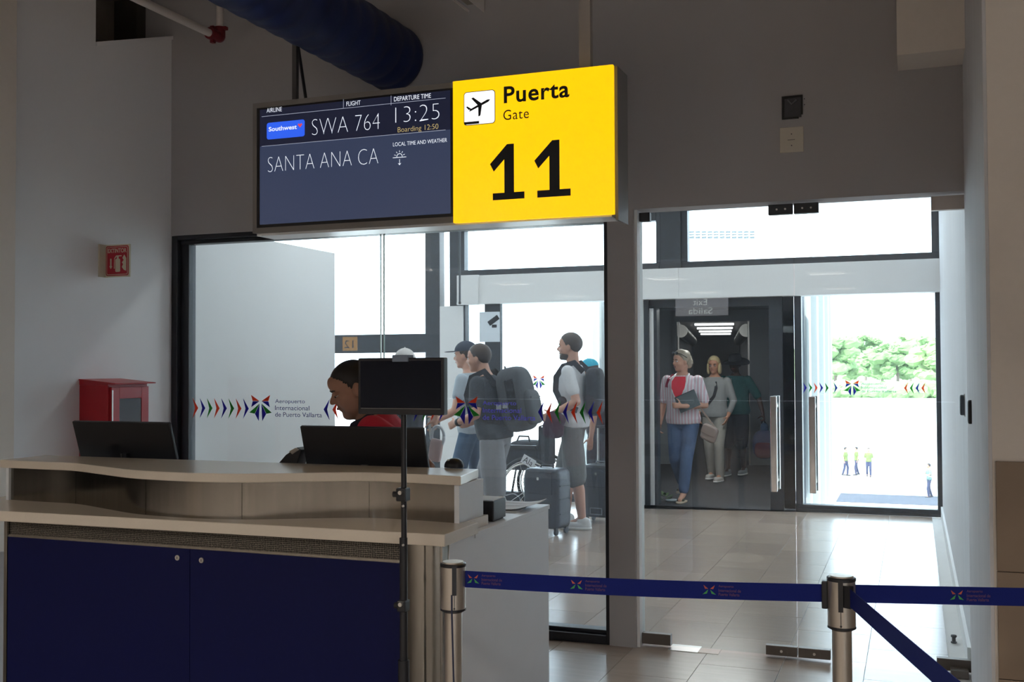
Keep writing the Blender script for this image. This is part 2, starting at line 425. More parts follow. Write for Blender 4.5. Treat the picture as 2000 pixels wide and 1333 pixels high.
# ---- frameless glass double door with patch fittings and pull bars
def leaf(n, x0, x1, hinge_left):
    d = empty('door_%d' % n, ((x0+x1)/2, G, 0), kind='structure')
    B(x0, x1, GY, GY+.012, .012, H0-.012).build('glass_leaf', M['door_glass'], d)
    ye0, ye1 = GY-.014, GY+.026
    a, b = (x0, x1) if hinge_left else (x1, x0)     # a = hinge side, b = meeting side
    def patch(x, w, z0, z1, m, nm, sgn):
        xx = sorted((x, x+sgn*w))
        o = B(xx[0], xx[1], ye0, ye1, z0, z1).build(nm, m, d, bevel=.002)
        return o, xx
    s = 1 if hinge_left else -1
    patch(a, .157, .012, .071, M['bronze'], 'floor_pivot', s)
    o, xx = patch(b, .16, .012, .062, M['bronze'], 'bottom_lock', -s)
    B((xx[0]+xx[1])/2-.03, (xx[0]+xx[1])/2+.03, ye0-.003, ye0, .022, .050).build('lock_plate', M['bronze'], o)
    MB().cone(((xx[0]+xx[1])/2, ye0-.006, .036), ((xx[0]+xx[1])/2, ye0-.003, .036), .007, .007).build('keyhole', M['chrome'], o)
    o, xx = patch(b, .125, 2.328, H0-.008, M['far_frame'], 'top_patch', -s)
    for q in (.35, .7): MB().cone((xx[0]+.125*q, ye0-.003, 2.355), (xx[0]+.125*q, ye0, 2.355), .005, .005).build('screw', M['chrome'], o)
    if not hinge_left: patch(a, .155, 2.307, H0-.012, M['patch_light'], 'top_pivot', s)
    else: patch(a, .06, 2.33, H0-.012, M['far_frame'], 'top_pivot', s)
    hx = -.690 if hinge_left else -.495
    for yy in (ye0-.045, ye1+.045):
        hb = B(hx-.016, hx+.016, yy-.012, yy+.012, .872, 1.370).build('pull_handle', M['handle'], d, bevel=.003)
        for zz in (.925, 1.318):
            MB().cone((hx, min(yy, GY), zz), (hx, max(yy, GY+.012), zz), .014, .014, 14).build('standoff', M['chrome'], hb, smooth='auto')
leaf(1, -1.412, -.588, True)
leaf(2, -.582, XR-.006, False)
fp = struct(B(-1.26, -1.10, GY-.06, GY+.07, 0, .003).build('trim_2', M['chrome']))
B(-1.10, -.99, GY-.055, GY+.055, 0, .002).build('cover_plate', M['tile'], fp)
struct(B(XR-.10, XR-.02, G-.02, G+.10, 0, .035).build('trim_3', M['bronze']))

# ---- boarding corridor beyond
cc_ = struct(B(-15, .46, G+.16, FAR+.15, 3.7, 3.8).build('ceiling_corridor', M['white_wall'], loc=(0, 0, 3.7)))
M['tube_white'] = emis('corridor_diffuser', (1, .98, .95), 1.5)
for xx in (-1.0, -3.6, -6.4, -9.6):
    for yy in (7.4, 9.9):
        B(xx-.6, xx+.6, yy-.15, yy+.15, 3.675, 3.7).build('lamp_panel', M['tube_white'], cc_)  # unseen glowing panel, added with its light to brighten the corridor
        L = bpy.data.lights.new('corridor_lamp', 'AREA'); L.shape = 'RECTANGLE'; L.size = 1.15; L.size_y = .28; L.energy = CORR_POWER; L.color = (.93, .97, 1)
        lo = bpy.data.objects.new('lamp_light', L); COL.objects.link(lo); lo.parent = cc_; lo.location = (xx, yy, 3.668-3.7)
struct(B(-15.2, -15, G, FAR+.15, 0, 3.8).build('wall_corridor_end', M['white_wall']))
struct(B(-4.62, XL, G+.16, 7.79, 0, 2.485).build('wall_partition', M['white_wall'], bevel=.004))

ff = M['far_frame']; fy0, fy1 = FAR, FAR+.12
wf = struct(B(-15, .46, fy0, fy1, 3.24, 3.8).build('wall_far', M['white_wall']))
beam = B(-5.0, .3, fy0-.10, fy1, 2.262, 2.595).build('white_beam', M['white_wall'], wf, bevel=.004)
B(-5.0, .3, fy0-.115, fy0-.10, 2.262, 2.285).build('beam_lip', M['white_wall'], beam)
B(-2.48, -2.38, fy0-.107, fy0-.10, 2.285, 2.595).build('joint_cover', M['white_wall'], beam)
B(-4.99, -4.72, fy0-.13, fy0-.10, 2.255, 2.60).build('end_cap', M['white_wall'], beam)
B(-5.26, -4.96, fy0-.02, fy1+.02, 0, 2.25).build('white_column', M['white_wall'], wf)
B(-5.40, -5.26, fy0-.02, fy1, 0, 3.3).build('dark_mullion', ff, wf)
B(-5.14, -5.0, fy0, fy1, 2.25, 3.3).build('dark_mullion', ff, wf)
B(-2.60, -2.44, fy0, fy1, 2.595, 3.3).build('dark_mullion', ff, wf)
B(-2.44, -2.37, fy0-.04, fy1, 2.595, 3.3).build('dark_mullion', ff, wf)
def window(n, x0, x1, z0, z1, fb, fs=.06, ft=.05, decal=False):
    w = empty('window_%d' % n, ((x0+x1)/2, FAR, z0), kind='structure')
    B(x0, x1, fy0, fy1, z0, z0+fb).build('frame_sill', ff, w, bevel=.004)
    B(x0+.02, x1-.02, fy0-.02, fy0+.05, z0+fb*.15, z0+fb*.5).build('frame_bead', ff, w)
    B(x0, x0+fs, fy0, fy1, z0+fb, z1).build('frame_stile', ff, w, bevel=.004)
    B(x1-fs, x1, fy0, fy1, z0+fb, z1).build('frame_stile', ff, w, bevel=.004)
    if ft: B(x0+fs, x1-fs, fy0, fy1, z1-ft, z1).build('frame_head', ff, w, bevel=.004)
    g = B(x0+fs, x1-fs, FAR+.06, FAR+.07, z0+fb, z1-ft).build('glass_pane', M['far_glass'], w)
    return w, g
window(2, -5.0, -2.60, 2.595, 3.3, .075, .05, .16)
window(3, -2.37, XR, 2.595, 3.3, .075, .07, .05)
w4, g4 = window(4, -4.96, -2.87, 0, 2.262, .09, .02, 0)
w5, g5 = window(5, -1.18, XR+.03, 0, 2.262, .075, .075, 0)
post = B(-4.685, -4.49, FAR-.02, FAR+.05, .09, 2.262).build('mullion', ff, w4)
for i in range(4):
    x1 = -5.40-2.4*i; x0 = x1-2.4+(.14 if i else 0)
    w, g = window(6+i, max(x0, -15), x1-(.14 if i else 0)+.0, 0, 3.3, .08, .06, .06)
    B(max(x0, -15), x1, fy0-.02, fy1, 1.705, 1.93).build('transom', ff, w)
    if i: B(x1-.14, x1, fy0, fy1, 0, 3.3).build('mullion', ff, w)
# decals on the far windows
fd = FAR+.0595
for i, c in enumerate(['blue', 'green', 'orange', 'blue', 'green']): chevron(-1.10+.055*i, 1.235, 1.355, .04, True, fd, c, g5)
chevron(-.79, 1.235, 1.355, .04, True, fd, 'blue', g5)
logo(-.605, 1.305, .083, fd, g5)
airport_text(-.515, -.175, 1.25, 1.35, fd, D['navy'], g5)
for i, c in enumerate(['orange', 'green', 'blue', 'orange']): chevron(-.10+.055*i, 1.235, 1.355, .04, False, fd, c, g5)
logo(-4.047, 1.36, .083, fd, g4)

# ---- jet bridge: doorway, rotunda, tunnel
wv = M['grey_panel'] = mat('grey_panel', (.36, .38, .40), .5, var=.04, scale=3)
carpet = mat('dark_carpet', (.03, .03, .035), .9, var=.3, scale=80)
door = empty('door_3', (-2.1, FAR, 0), kind='structure')
B(-2.87, -2.79, fy0, fy1, 0, 2.262).build('white_jamb', M['white_wall'], door)
B(-2.79, -2.735, fy0-.02, fy1+.05, 0, 2.262).build('dark_jamb', ff, door)
B(-2.735, -2.69, fy0+.02, fy1+.05, 0, 2.2).build('white_stop', M['white_wall'], door)
B(-2.69, -2.655, fy0+.03, fy1+.05, 0, 2.2).build('dark_stop', ff, door)
B(-2.735, -1.44, fy0+.02, fy1+.05, 2.17, 2.262).build('head', ff, door)
B(-1.44, -1.30, fy0, fy1, 0, 2.262).build('dark_jamb', ff, door)
B(-1.30, -1.18, fy0+.04, fy0+.05, 0.02, 2.262).build('smoked_panel', M['smoked'], door)
B(-1.30, -1.18, fy0+.10, fy0+.115, 0.02, 2.262).build('panel_backing', ff, door)
TA = Vector((-math.sin(R(9.6)), math.cos(R(9.6)), 0)); TB = Vector((TA.y, -TA.x, 0)); TO = Vector((-2.08, FAR+.12, 0))
def tb(mb, s0, s1, b0, b1, z0, z1):
    c = TO + TA*((s0+s1)/2) + TB*((b0+b1)/2) + Vector((0, 0, (z0+z1)/2))
    return mb.obox(c, TB*((b1-b0)/2), TA*((s1-s0)/2), Vector((0, 0, (z1-z0)/2)))
S1 = 5.0; S2 = 17.0
jb = struct(tb(MB(), -.3, S2, -1.0, 1.0, -.12, 0).build('floor_jet_bridge', carpet))
jw = empty('wall_jet_bridge', TO, kind='structure')
tb(MB(), 0, S1, -1.06, -1.0, 0, 2.5).build('side_panel', wv, jw)
tb(MB(), .05, S1, .93, 1.0, 0, 2.5).build('side_panel', wv, jw)
tb(MB(), 0, S1, -1.06, 1.0, 2.4, 2.5).build('roof_panel', wv, jw)
tb(MB(), S1, S1+.08, -1.06, -.56, 0, 2.5).build('portal_panel', wv, jw)
tb(MB(), S1, S1+.08, .52, 1.0, 0, 2.5).build('portal_panel', wv, jw)
tb(MB(), S1, S1+.08, -.56, .52, 2.22, 2.5).build('portal_head', wv, jw)
M['tun'] = mat('ribbed_tunnel_panel', (.42, .40, .40), .35, metal=.3, var=.1, scale=6, stretch=(1, 1, .1))
tb(MB(), S1, S2, -.66, -.60, 0, 2.4).build('tunnel_side', M['tun'], jw)
tb(MB(), S1, S2, .60, .66, 0, 2.4).build('tunnel_side', M['tun'], jw)
tb(MB(), S1, S2, -.66, .66, 2.3, 2.4).build('tunnel_roof', M['tun'], jw)
tb(MB(), S2, S2+.1, -.66, .66, 0, 2.4).build('tunnel_end', mat('pale_end', (.7, .64, .62), .6), jw)
tb(MB(), 1.0, 1.2, -.5, .5, 2.37, 2.4).build('vestibule_lamp', emis('vestibule_tube', (1, .97, .94), 2.0), jw)  # unseen lamp added to brighten the people in the doorway
L = bpy.data.lights.new('vestibule_lamp', 'AREA'); L.shape = 'RECTANGLE'; L.size = .95; L.size_y = .18; L.energy = 30; L.color = (1, .97, .94)
lo = bpy.data.objects.new('lamp_light', L); COL.objects.link(lo); lo.parent = jw; lo.location = TA*1.1+Vector((0, 0, 2.36)); lo.rotation_euler = (0, 0, R(9.6))
for i in range(5):
    tb(MB(), S1+.8+2.0*i, S1+1.0+2.0*i, -.35, .35, 2.27, 2.298).build('tunnel_lamp', emis('tunnel_tube', (1, .97, .95), 3.2), jw)
for sg, b0 in ((1, .50), (-1, -.50)):
    pts = []; 
    for i in range(70):
        pts.append((S1+.10+.10*i, .085+.018*(1 if i % 4 < 2 else -1)))
    mb = MB(); mb.tube([TO+TA*s+TB*(b0)+Vector((0, 0, 2.08)) for s, r in pts], [r for s, r in pts], 14)
    mb.build('bellows_rail', M['chrome'], jw, smooth='auto')
    tb(MB(), S1-.015, S1+.09, sg*.535-.012, sg*.535+.012, 0, 2.22).build('portal_trim', M['chrome'], jw)
for bb in (-.97, .90):
    mb = MB()
    for i in range(16): tb(mb, .3+.28*i, .33+.28*i, bb-.012, bb+.012, .1, 2.3)
    mb.build('wall_ribs', M['tun'], jw)
# corrugated rotunda skin outside
rot = MB(); N = 220; rc = (-2.66, 14.45); rings = []
for zz in (-.32, 2.75):
    o_ = []; 
    for i in range(N):
        t = 2*math.pi*i/N; r = 1.62+.04*(1 if (i//2) % 2 else -1)
        o_.append(Vector((rc[0]+r*math.cos(t), rc[1]+r*math.sin(t), zz)))
    rings.append(o_)
nn = N; vs = rings[0]+rings[1]; fs = []
for i in range(N):
    t = 2*math.pi*(i+.5)/N
    dx, dy = math.cos(t), math.sin(t)
    if (dx*TA.x+dy*TA.y) > .62 or (dx*TA.x+dy*TA.y) < -.62: continue     # open towards the doorway and the tunnel
    fs.append((i, (i+1) % N, N+(i+1) % N, N+i))
o = link_mesh('wall_rotunda', vs, fs, mat('white_corrugated_skin', (.34, .35, .33), .6, var=.03), smooth=False); struct(o)
sd = o.modifiers.new('thick', 'SOLIDIFY'); sd.thickness = .03

# ---- outside ground
struct(B(-400, 500, 13.2, 900, -5.4, -5.2).build('floor_apron', mat('pale_concrete', (.52, .52, .50), .9, var=.05, scale=.2)))
struct(B(at(1636, 975, z=-5.2).x, 30, at(1736, 985, z=-5.2).y, at(1736, 968, z=-5.2).y, -5.2, -5.17).build('floor_apron_strip', mat('dark_asphalt', (.075, .082, .10), 1.0, var=.1, scale=1, spec=0)))  # darker ground colour paints in the shadow band lying on the apron
# ================================================================== HALL LAMPS AND SIGNS BEHIND THE CAMERA
M['diffuser'] = emis('lamp_diffuser', (1, .93, .84), 1.0)
for yy in (-1.2, -4.2, -7.6, -11.5):
    for xx in (-7.2, -4.2, -1.4, 1.4, 4.2):
        f = MB(); f.box(xx-.32, xx+.32, yy-.32, yy-.29, 3.12, 3.15); f.box(xx-.32, xx+.32, yy+.29, yy+.32, 3.12, 3.15)
        f.box(xx-.32, xx-.29, yy-.29, yy+.29, 3.12, 3.15); f.box(xx+.29, xx+.32, yy-.29, yy+.29, 3.12, 3.15)
        t = f.build('lamp_frame', M['white_wall'], dc); B(xx-.29, xx+.29, yy-.29, yy+.29, 3.14, 3.149).build('lamp_diffuser', M['diffuser'], t)
        L = bpy.data.lights.new('hall_lamp', 'AREA'); L.shape = 'SQUARE'; L.size = .58; L.energy = LAMP_POWER; L.color = (1, .925, .83); L.spread = R(150)
        lo = bpy.data.objects.new('lamp_light', L); COL.objects.link(lo); lo.parent = dc; lo.location = Vector((xx, yy, 3.135))-OFF[dc.name]
M['yellow_lit'] = emis('yellow_light_panel', (1.0, .575, .002), 1.12)
M['ink'] = mat('dark_lettering', (.012, .014, .02), .6)
def rear_sign(name, px0, px1, py0, py1, w, label, cat, m, lines, mt):
    c = EYE + (fw + rt2*(((px0+px1)/2-1000)/F_PX) - up2*(((py0+py1)/2-666.5)/F_PX))*w
    y = 2*GY - c.y; W = (px1-px0)*w/F_PX*1.04; Hh = (py1-py0)*w/F_PX
    t = empty(name, (c.x, y, c.z-Hh/2), label, cat)
    B(c.x-W/2, c.x+W/2, y-.12, y, c.z-Hh/2, c.z+Hh/2).build('housing', M['alu'], t)
    B(c.x-W/2+.01, c.x+W/2-.01, y, y+.006, c.z-Hh/2+.01, c.z+Hh/2-.01).build('light_panel', m, t)
    for s, u0, u1, v0, v1 in lines:
        text_mesh(s, 'lettering', mt, t, (u0*W, u1*W, v0*Hh, v1*Hh), 0, basis=(Vector((c.x+W/2, y+.008, c.z-Hh/2)), Vector((-1, 0, 0)), Vector((0, 0, 1))))
    for q in (-.35, .35): MB().cone((c.x+q*W, y-.06, c.z+Hh/2), (c.x+q*W, y-.06, 3.15), .02, .02).build('hanger', M['alu'], t)
rear_sign('gate_sign', 665, 700, 658, 686, 44.0, 'yellow lit gate sign numbered 12, seen mirrored in the glass', 'sign', emis('yellow_panel_dim', (1, .50, .03), 5.0), [('12', .25, .8, .2, .75)], M['ink'])
rear_sign('exit_sign', 1320, 1421, 581, 618, 20.5, 'grey Salida Exit sign seen mirrored in the door glass', 'sign', emis('grey_sign_panel', (.5, .52, .55), 4.5), [('Salida', .30, .75, .12, .46), ('Exit', .40, .66, .58, .92)], emis('white_letter', (.9, 1, .97), 7.0))

# ================================================================== GATE SIGN
SY = 4.6; sx0, sxm, sx1 = -3.139, -2.026, -1.240; sz0, sz1 = 2.214, 2.878
sg = empty('gate_sign', ((sx0+sx1)/2, SY+.09, sz0), 'hanging gate sign with flight screen and yellow light box reading Puerta 11', 'sign')
h = MB(); h.box(sx0, sx1, SY+.012, SY+.19, sz0, sz1); h.build('housing', M['alu'], sg, bevel=.004)
fb = MB(); fb.box(sx0, sxm, SY-.004, SY+.012, sz0, sz0+.026); fb.box(sx0, sxm, SY-.004, SY+.012, sz1-.026, sz1)
fb.box(sx0, sx0+.024, SY-.004, SY+.012, sz0+.026, sz1-.026); fb.build('screen_frame', M['alu'], sg)
B(sx0+.01, sx1-.02, SY+.02, SY+.18, sz0-.012, sz0).build('underside_panel', M['sign_white'], sg)
B(sx1, sx1+.012, SY+.012, SY+.19, sz0-.03, sz1).build('end_cap', M['alu'], sg)
yl = B(sxm+.003, sx1-.002, SY-.012, SY+.012, sz0-.006, sz1+.002).build('light_panel', M['yellow_lit'], sg, bevel=.003)
YY = SY-.0125
bz = B(sx0+.024, sxm-.003, SY-.001, SY+.011, sz0+.026, sz1-.026).build('screen_bezel', M['black'], sg)
sL, sR, sB, sT = sx0+.042, sxm-.014, sz0+.042, sz1-.036
scr_dark = emis('screen_header', (.010, .012, .028), 1.0); scr_body = emis('screen_body', (.032, .043, .085), 1.0)  # lower navy made lighter to imitate the hall reflected in the screen
zmid = at(512, 286.5, y=SY).z
B(sL, sR, SY-.003, SY-.001, zmid, sT).build('screen', scr_dark, bz)
B(sL, sR, SY-.003, SY-.001, sB, zmid).build('screen', scr_body, bz)
WHT = emis('screen_white', (.85, .90, 1.0), .95); YEL = emis('screen_amber', (.62, .48, .20), .8); LIN = emis('screen_line', (.35, .38, .48), .8)
def srect(l, t, b, r, y=SY-.004):
    a, c = at(l, t, y=y), at(l, b, y=y); return (a.x, at(r, t, y=y).x, c.z, a.z)
ty = SY-.0035
for s, rc_, m, th in [('AIRLINE', (520.7, 211.8, 220.3, 550.3), WHT, -.006), ('FLIGHT', (676.5, 198.8, 207.5, 704), WHT, -.004), ('DEPARTURE TIME', (769.4, 189.6, 198.4, 841.5), WHT, -.002),
                  ('SWA 764', (609, 233.5, 264.3, 741.6), WHT, -.031), ('13:25', (772, 210, 241.4, 858), WHT, -.031), ('Boarding 12:50', (776.7, 248.8, 262, 856), YEL, -.012),
                  ('LOCAL TIME AND WEATHER', (767.5, 278.7, 286.3, 873), WHT, -.004), ('SANTA ANA CA', (523, 307.5, 336.5, 738.6), WHT, -.031)]:
    text_mesh(s, 'lettering', m, bz, srect(*rc_), ty, thin=th)
for (l, t, r) in ((512, 228.4, 871), (512, 286.5, 871)):
    z = at(l, t, y=SY).z; B(at(l, t, y=SY).x, at(r, t, y=SY).x, ty-.0005, ty, z-.0012, z+.0012).build('rule_line', LIN, bz)
for l, t, b in ((671.5, 194, 211), (764.5, 187, 206)):
    a, c = at(l, t, y=SY), at(l, b, y=SY); B(a.x-.0012, a.x+.0012, ty-.0005, ty, c.z, a.z).build('rule_line', LIN, bz)
x0, x1, z0, z1 = srect(521, 240.5, 273, 595)
def rrect(x0, x1, z0, z1, r, n=5):
    pts = []
    for cx, cz, a0 in ((x1-r, z1-r, 0), (x0+r, z1-r, 90), (x0+r, z0+r, 180), (x1-r, z0+r, 270)):
        for i in range(n+1): t = R(a0+90*i/n); pts.append((cx+r*math.cos(t), cz+r*math.sin(t)))
    return pts
lg = MB().prism(rrect(x0, x1, z0, z1, .012), 'y', ty-.0006, ty).build('airline_badge', emis('airline_blue', (.03, .12, .85), .95), bz)
text_mesh('Southwest', 'lettering', WHT, bz, (x0+.012, x1-.045, z0+.040, z0+.063), ty-.001, thin=.02)
hx, hz = x1-.026, z0+.058
flat('heart_mark', [(hx, hz-.012), (hx+.013, hz+.002), (hx+.008, hz+.009), (hx, hz+.004), (hx-.008, hz+.009), (hx-.013, hz+.002)], ty-.001, emis('heart_red', (.8, .08, .1), .8), bz)
# sunset pictogram
ic = at(781, 308, y=SY); mb = MB()
mb.box(ic.x-.036, ic.x+.036, ty-.0006, ty, ic.z-.001, ic.z+.002)
for i in range(9):
    t0, t1 = R(180*i/9), R(180*(i+1)/9)
    mb.prism([(ic.x+.016*math.cos(t0), ic.z+.004+.016*math.sin(t0)), (ic.x+.016*math.cos(t1), ic.z+.004+.016*math.sin(t1)), (ic.x+.013*math.cos(t1), ic.z+.004+.013*math.sin(t1)), (ic.x+.013*math.cos(t0), ic.z+.004+.013*math.sin(t0))], 'y', ty-.0006, ty)
for a in (20, 55, 90, 125, 160):
    c, s = math.cos(R(a)), math.sin(R(a)); q = .0012
    mb.prism([(ic.x+.021*c-q*s, ic.z+.004+.021*s+q*c), (ic.x+.030*c-q*s, ic.z+.004+.030*s+q*c), (ic.x+.030*c+q*s, ic.z+.004+.030*s-q*c), (ic.x+.021*c+q*s, ic.z+.004+.021*s-q*c)], 'y', ty-.0006, ty)
mb.box(ic.x-.001, ic.x+.0015, ty-.0006, ty, ic.z-.034, ic.z-.008)
mb.prism([(ic.x, ic.z-.038), (ic.x+.009, ic.z-.027), (ic.x, ic.z-.031), (ic.x-.009, ic.z-.027)], 'y', ty-.0006, ty)
mb.build('weather_icon', WHT, bz)
# yellow light box print
ink = M['ink']
text_mesh('Puerta', 'lettering', ink, yl, srect(984, 169.5, 202.5, 1112, YY), YY-.0005, thin=.022, space=1.08)
text_mesh('Gate', 'lettering', ink, yl, srect(983, 215.5, 235.3, 1033, YY), YY-.0005, thin=.0, space=1.08)
def one(x0, x1, z0, z1):
    W, Hh = x1-x0, z1-z0; P = lambda a, b: (x0+a*W, z0+b*Hh)
    flat('numeral', [P(.08, 0), P(1, 0), P(1, .125), P(.70, .125), P(.70, 1), P(.50, 1), P(.0, .66), P(.11, .52), P(.42, .73), P(.42, .125), P(.08, .125)], YY-.0002, ink, yl)
one(*srect(957, 284.5, 392, 1024, YY)); one(*srect(1043.5, 277, 386.8, 1114, YY))
x0, x1, z0, z1 = srect(907, 182, 245, 966, YY)
MB().prism(rrect(x0-.003, x1+.003, z0-.003, z1+.003, .016), 'y', YY-.0006, YY).build('pictogram_edge', ink, yl)
wp_ = MB().prism(rrect(x0, x1, z0, z1, .014), 'y', YY-.0016, YY-.0006).build('pictogram_panel', emis('white_panel', (1, 1, 1), 1.1), yl)
cx, cz = (x0+x1)/2, (z0+z1)/2+.012; S = (x1-x0)*.40
def rot_pts(pts, a): return [(cx+S*(u*math.cos(a)-v*math.sin(a)), cz+S*(u*math.sin(a)+v*math.cos(a))) for u, v in pts]
pl = MB()
for pts in ([(-.95, -.09), (-.8, .05), (.75, .10), (.98, .0), (.75, -.10), (-.8, -.10)], [(-.12, .05), (.22, .05), (-.22, .78), (-.40, .78)], [(-.12, -.05), (.22, -.05), (-.22, -.78), (-.40, -.78)],
            [(-.92, .04), (-.70, .04), (-.92, .36), (-1.04, .36)]):
    pl.prism(rot_pts(pts, R(22)), 'y', YY-.0022, YY-.0016)
pl.build('aeroplane_icon', ink, yl)
flat('corner_bar', [(x0, z0+.002), (x0+.075, z0+.002), (x0+.075, z0+.014), (x0, z0+.014)], YY-.0016, ink, yl)
# hangers
HY = SY+.40; xh = at(577, 150, y=HY).x
B(xh-.02, xh+.02, SY+.19, HY+.013, sz1-.12, sz1-.08).build('hanger_arm', M['alu'], sg)
B(xh-.013, xh+.013, HY-.013, HY+.013, sz1-.12, CEIL).build('hanger_tube', mat('dark_tube', (.09, .085, .085), .5), sg)
a, b = at(597, 190, y=HY), at(583, 95, y=HY); a = a+(a-b)*.9
MB().tube([a, b, b+(b-a)*1.2], .009, 6).build('brace_rod', M['black_metal'], sg)
xh = at(1144, 60, y=SY+.1).x
B(xh-.027, xh+.027, SY+.08, SY+.12, sz1, CEIL).build('hanger_tube', mat('taupe_tube', (.34, .31, .29), .6), sg)

# ================================================================== SERVICES UNDER THE CEILING
dx, dz, dr = -2.895, 3.378, .190
pts = []; rr = []; yv = .82
while yv < G-.001:
    ph = (yv/.16) % 1.0
    pts.append((dx, yv, dz)); rr.append(dr*(1.0+.045*math.sin(math.pi*ph))); yv += .0175
pts.append((dx, G, dz)); rr.append(dr)
dt = MB().tube(pts, rr, 40).build('air_duct', M['duct'], smooth=True, loc=(dx, 3, dz-dr))
tag(dt, 'round navy blue ribbed air duct running overhead into the gate wall', 'duct')
px_ = -3.795; pz_ = 3.471
sp = empty('sprinkler_pipe', (px_, 3, pz_), 'white sprinkler pipe with dark red coupling under the ceiling', 'pipe')
MB().cone((px_, .82, pz_), (px_, 5.17, pz_), .022, .022, 16).build('pipe_run', M['white_pipe'], sp, smooth='auto')
MB().cone((px_+.005, 5.215, pz_+.02), (px_+.005, 5.215, CEIL), .021, .021, 16).build('riser', M['white_pipe'], sp, smooth='auto')
cp = MB(); cp.cone((px_, 5.12, pz_), (px_, 5.19, pz_), .034, .034, 16); cp.ell((px_+.004, 5.21, pz_+.005), (.034, 0, 0), (0, .036, 0), (0, 0, .036)); cp.cone((px_+.005, 5.215, pz_+.0), (px_+.005, 5.215, pz_+.06), .032, .032, 16)
cp.build('coupling', M['red_dark'], sp, smooth='auto')
for q in ((.042, 5.215, .05), (-.042, 5.215, .05), (0, 5.155, -.04), (0, 5.155, .04)):
    MB().obox((px_+q[0], q[1], pz_+q[2]), (.012, 0, 0), (0, .014, 0), (0, 0, .010)).build('coupling_lug', M['red_dark'], sp, bevel=.003)
ct0, ct1 = at(917, 25, y=5.0), at(946, 24, y=5.0)
ct = empty('cable_tray', (ct0.x, 4.0, ct0.z), 'open metal cable tray ending above the sign', 'cable tray')
B(ct0.x-.006, ct0.x, 1.0, 5.0, ct0.z, ct0.z+.012).build('tray_rail', M['white_pipe'], ct)
B(ct0.x, ct1.x-.002, 1.0, 4.97, ct0.z+.03, ct0.z+.036).build('tray_bed', M['steel_beam'], ct)
MB().prism([(1.0, ct1.z), (5.0, ct1.z), (5.0, ct1.z+.20), (1.0, ct1.z+.20)], 'x', ct1.x-.004, ct1.x).build('tray_side', M['white_pipe'], ct)
for yy in (1.6, 4.3): B(ct0.x+.01, ct0.x+.02, yy, yy+.02, ct0.z+.036, CEIL).build('tray_hanger', M['steel_beam'], ct)

# ================================================================== SMALL THINGS ON THE WALLS
jb_ = empty('junction_box', (-.577, G, 2.812), 'open black junction box torn into the grey wall', 'junction box')
x0, x1, z0, z1 = -.630, -.525, 2.815, 2.935
for a in ((x0, x1, z1-.012, z1), (x0, x0+.012, z0, z1-.012), (x1-.008, x1, z0+.02, z1-.012), (x0+.012, x1-.02, z0, z0+.008)):
    B(a[0], a[1], G-.012, G, a[2], a[3]).build('box_rim', M['black'], jb_)
B(x0+.01, x1-.006, G-.003, G-.001, z0+.006, z1-.01).build('box_back', mat('grey_box_inside', (.06, .06, .07), .35, var=.4, scale=30), jb_)
MB().tube([(x0+.03, G-.006, z1-.02), (x0+.05, G-.012, z1-.045), (x0+.075, G-.006, z1-.022)], .004, 6).build('wire_stub', mat('grey_wire', (.2, .2, .22), .4), jb_)
for q in ((x1+.009, z1-.02), (x1+.009, z1-.05)): MB().cone((q[0], G-.002, q[1]), (q[0], G, q[1]), .003, .003, 6).build('drill_hole', M['black'], jb_)
wpz = empty('wall_plate', (-.582, G, 2.636), 'blank cream wall plate under the black junction box', 'wall plate')
B(-.642, -.522, G-.010, G, 2.640, 2.772).build('plate', M['cream_plastic'], wpz, bevel=.003)
for z in (2.735, 2.675): MB().cone((-.582, G-.012, z), (-.582, G-.010, z), .003, .003, 8).build('screw', M['ink'], wpz)
B(-.602, -.565, G-.0108, G-.010, 2.703, 2.707).build('scuff', mat('pencil_mark', (.25, .23, .2), .8), wpz)
for n, (ya, yb, lab) in enumerate(((6.16, 6.24, 'black card reader on the right wall beyond the glass door'), (5.27, 5.34, 'black card reader on the right wall in front of the glass door'))):
    t = empty('card_reader', (XR, (ya+yb)/2, 1.26), lab, 'card reader')
    MB().ell((XR-.012, (ya+yb)/2, 1.315), (.013, 0, 0), (0, (yb-ya)/2, 0), (0, 0, .055), .35, .35, 20, 12).build('reader_body', M['black'], t, smooth=True)
    B(XR-.003, XR, ya-.006, yb+.006, 1.255, 1.375).build('back_plate', M['alu'], t)
ds = empty('door_stop', (.05, 6.0, 0), 'small black door stop on the floor by the right wall', 'door stop')
c = at(1863, 1256, z=0); ds.location = c; OFF[ds.name] = c
MB().lathe(c, [(.016, 0), (.016, .006), (.010, .008), (.010, .03)], 12).build('stop_post', M['black'], ds); MB().lathe(c+Vector((0, 0, .03)), [(.014, 0), (.016, .004), (.014, .012), (.004, .014)], 12).build('stop_cap', M['rubber'], ds)

# extinguisher cabinet on the left wall
ca = empty('fire_cabinet', (-4.4, 5.05, .80), 'red metal fire extinguisher cabinet with glass door on left wall', 'fire cabinet')
cx0, cx1, cy0, cy1 = XL, -4.293, 4.883, 5.215; cb0, cb1 = .80, 1.435
B(cx0, cx1-.01, cy0, cy1, cb0, cb1).build('body', M['red'], ca, bevel=.003)
MB().prism([(cx0, 1.470), (cx0, 1.462), (cx1+.045, 1.440), (cx1+.047, 1.446)], 'y', cy0-.006, cy1+.008).build('hood', M['red'], ca)
MB().prism([(cx0, 1.462), (cx0, cb1), (cx1-.01, cb1), (cx1-.01, 1.446)], 'y', cy0, cy1).build('gable', M['red'], ca)
dW0, dW1 = at(232, 790, x=cx1).y, at(275, 790, x=cx1).y
dr_ = MB(); x0, x1 = cx1-.010, cx1+.006
dr_.box(x0, x1, cy0+.012, dW0, cb0+.01, cb1-.012); dr_.box(x0, x1, dW1, cy1-.006, cb0+.01, cb1-.012)
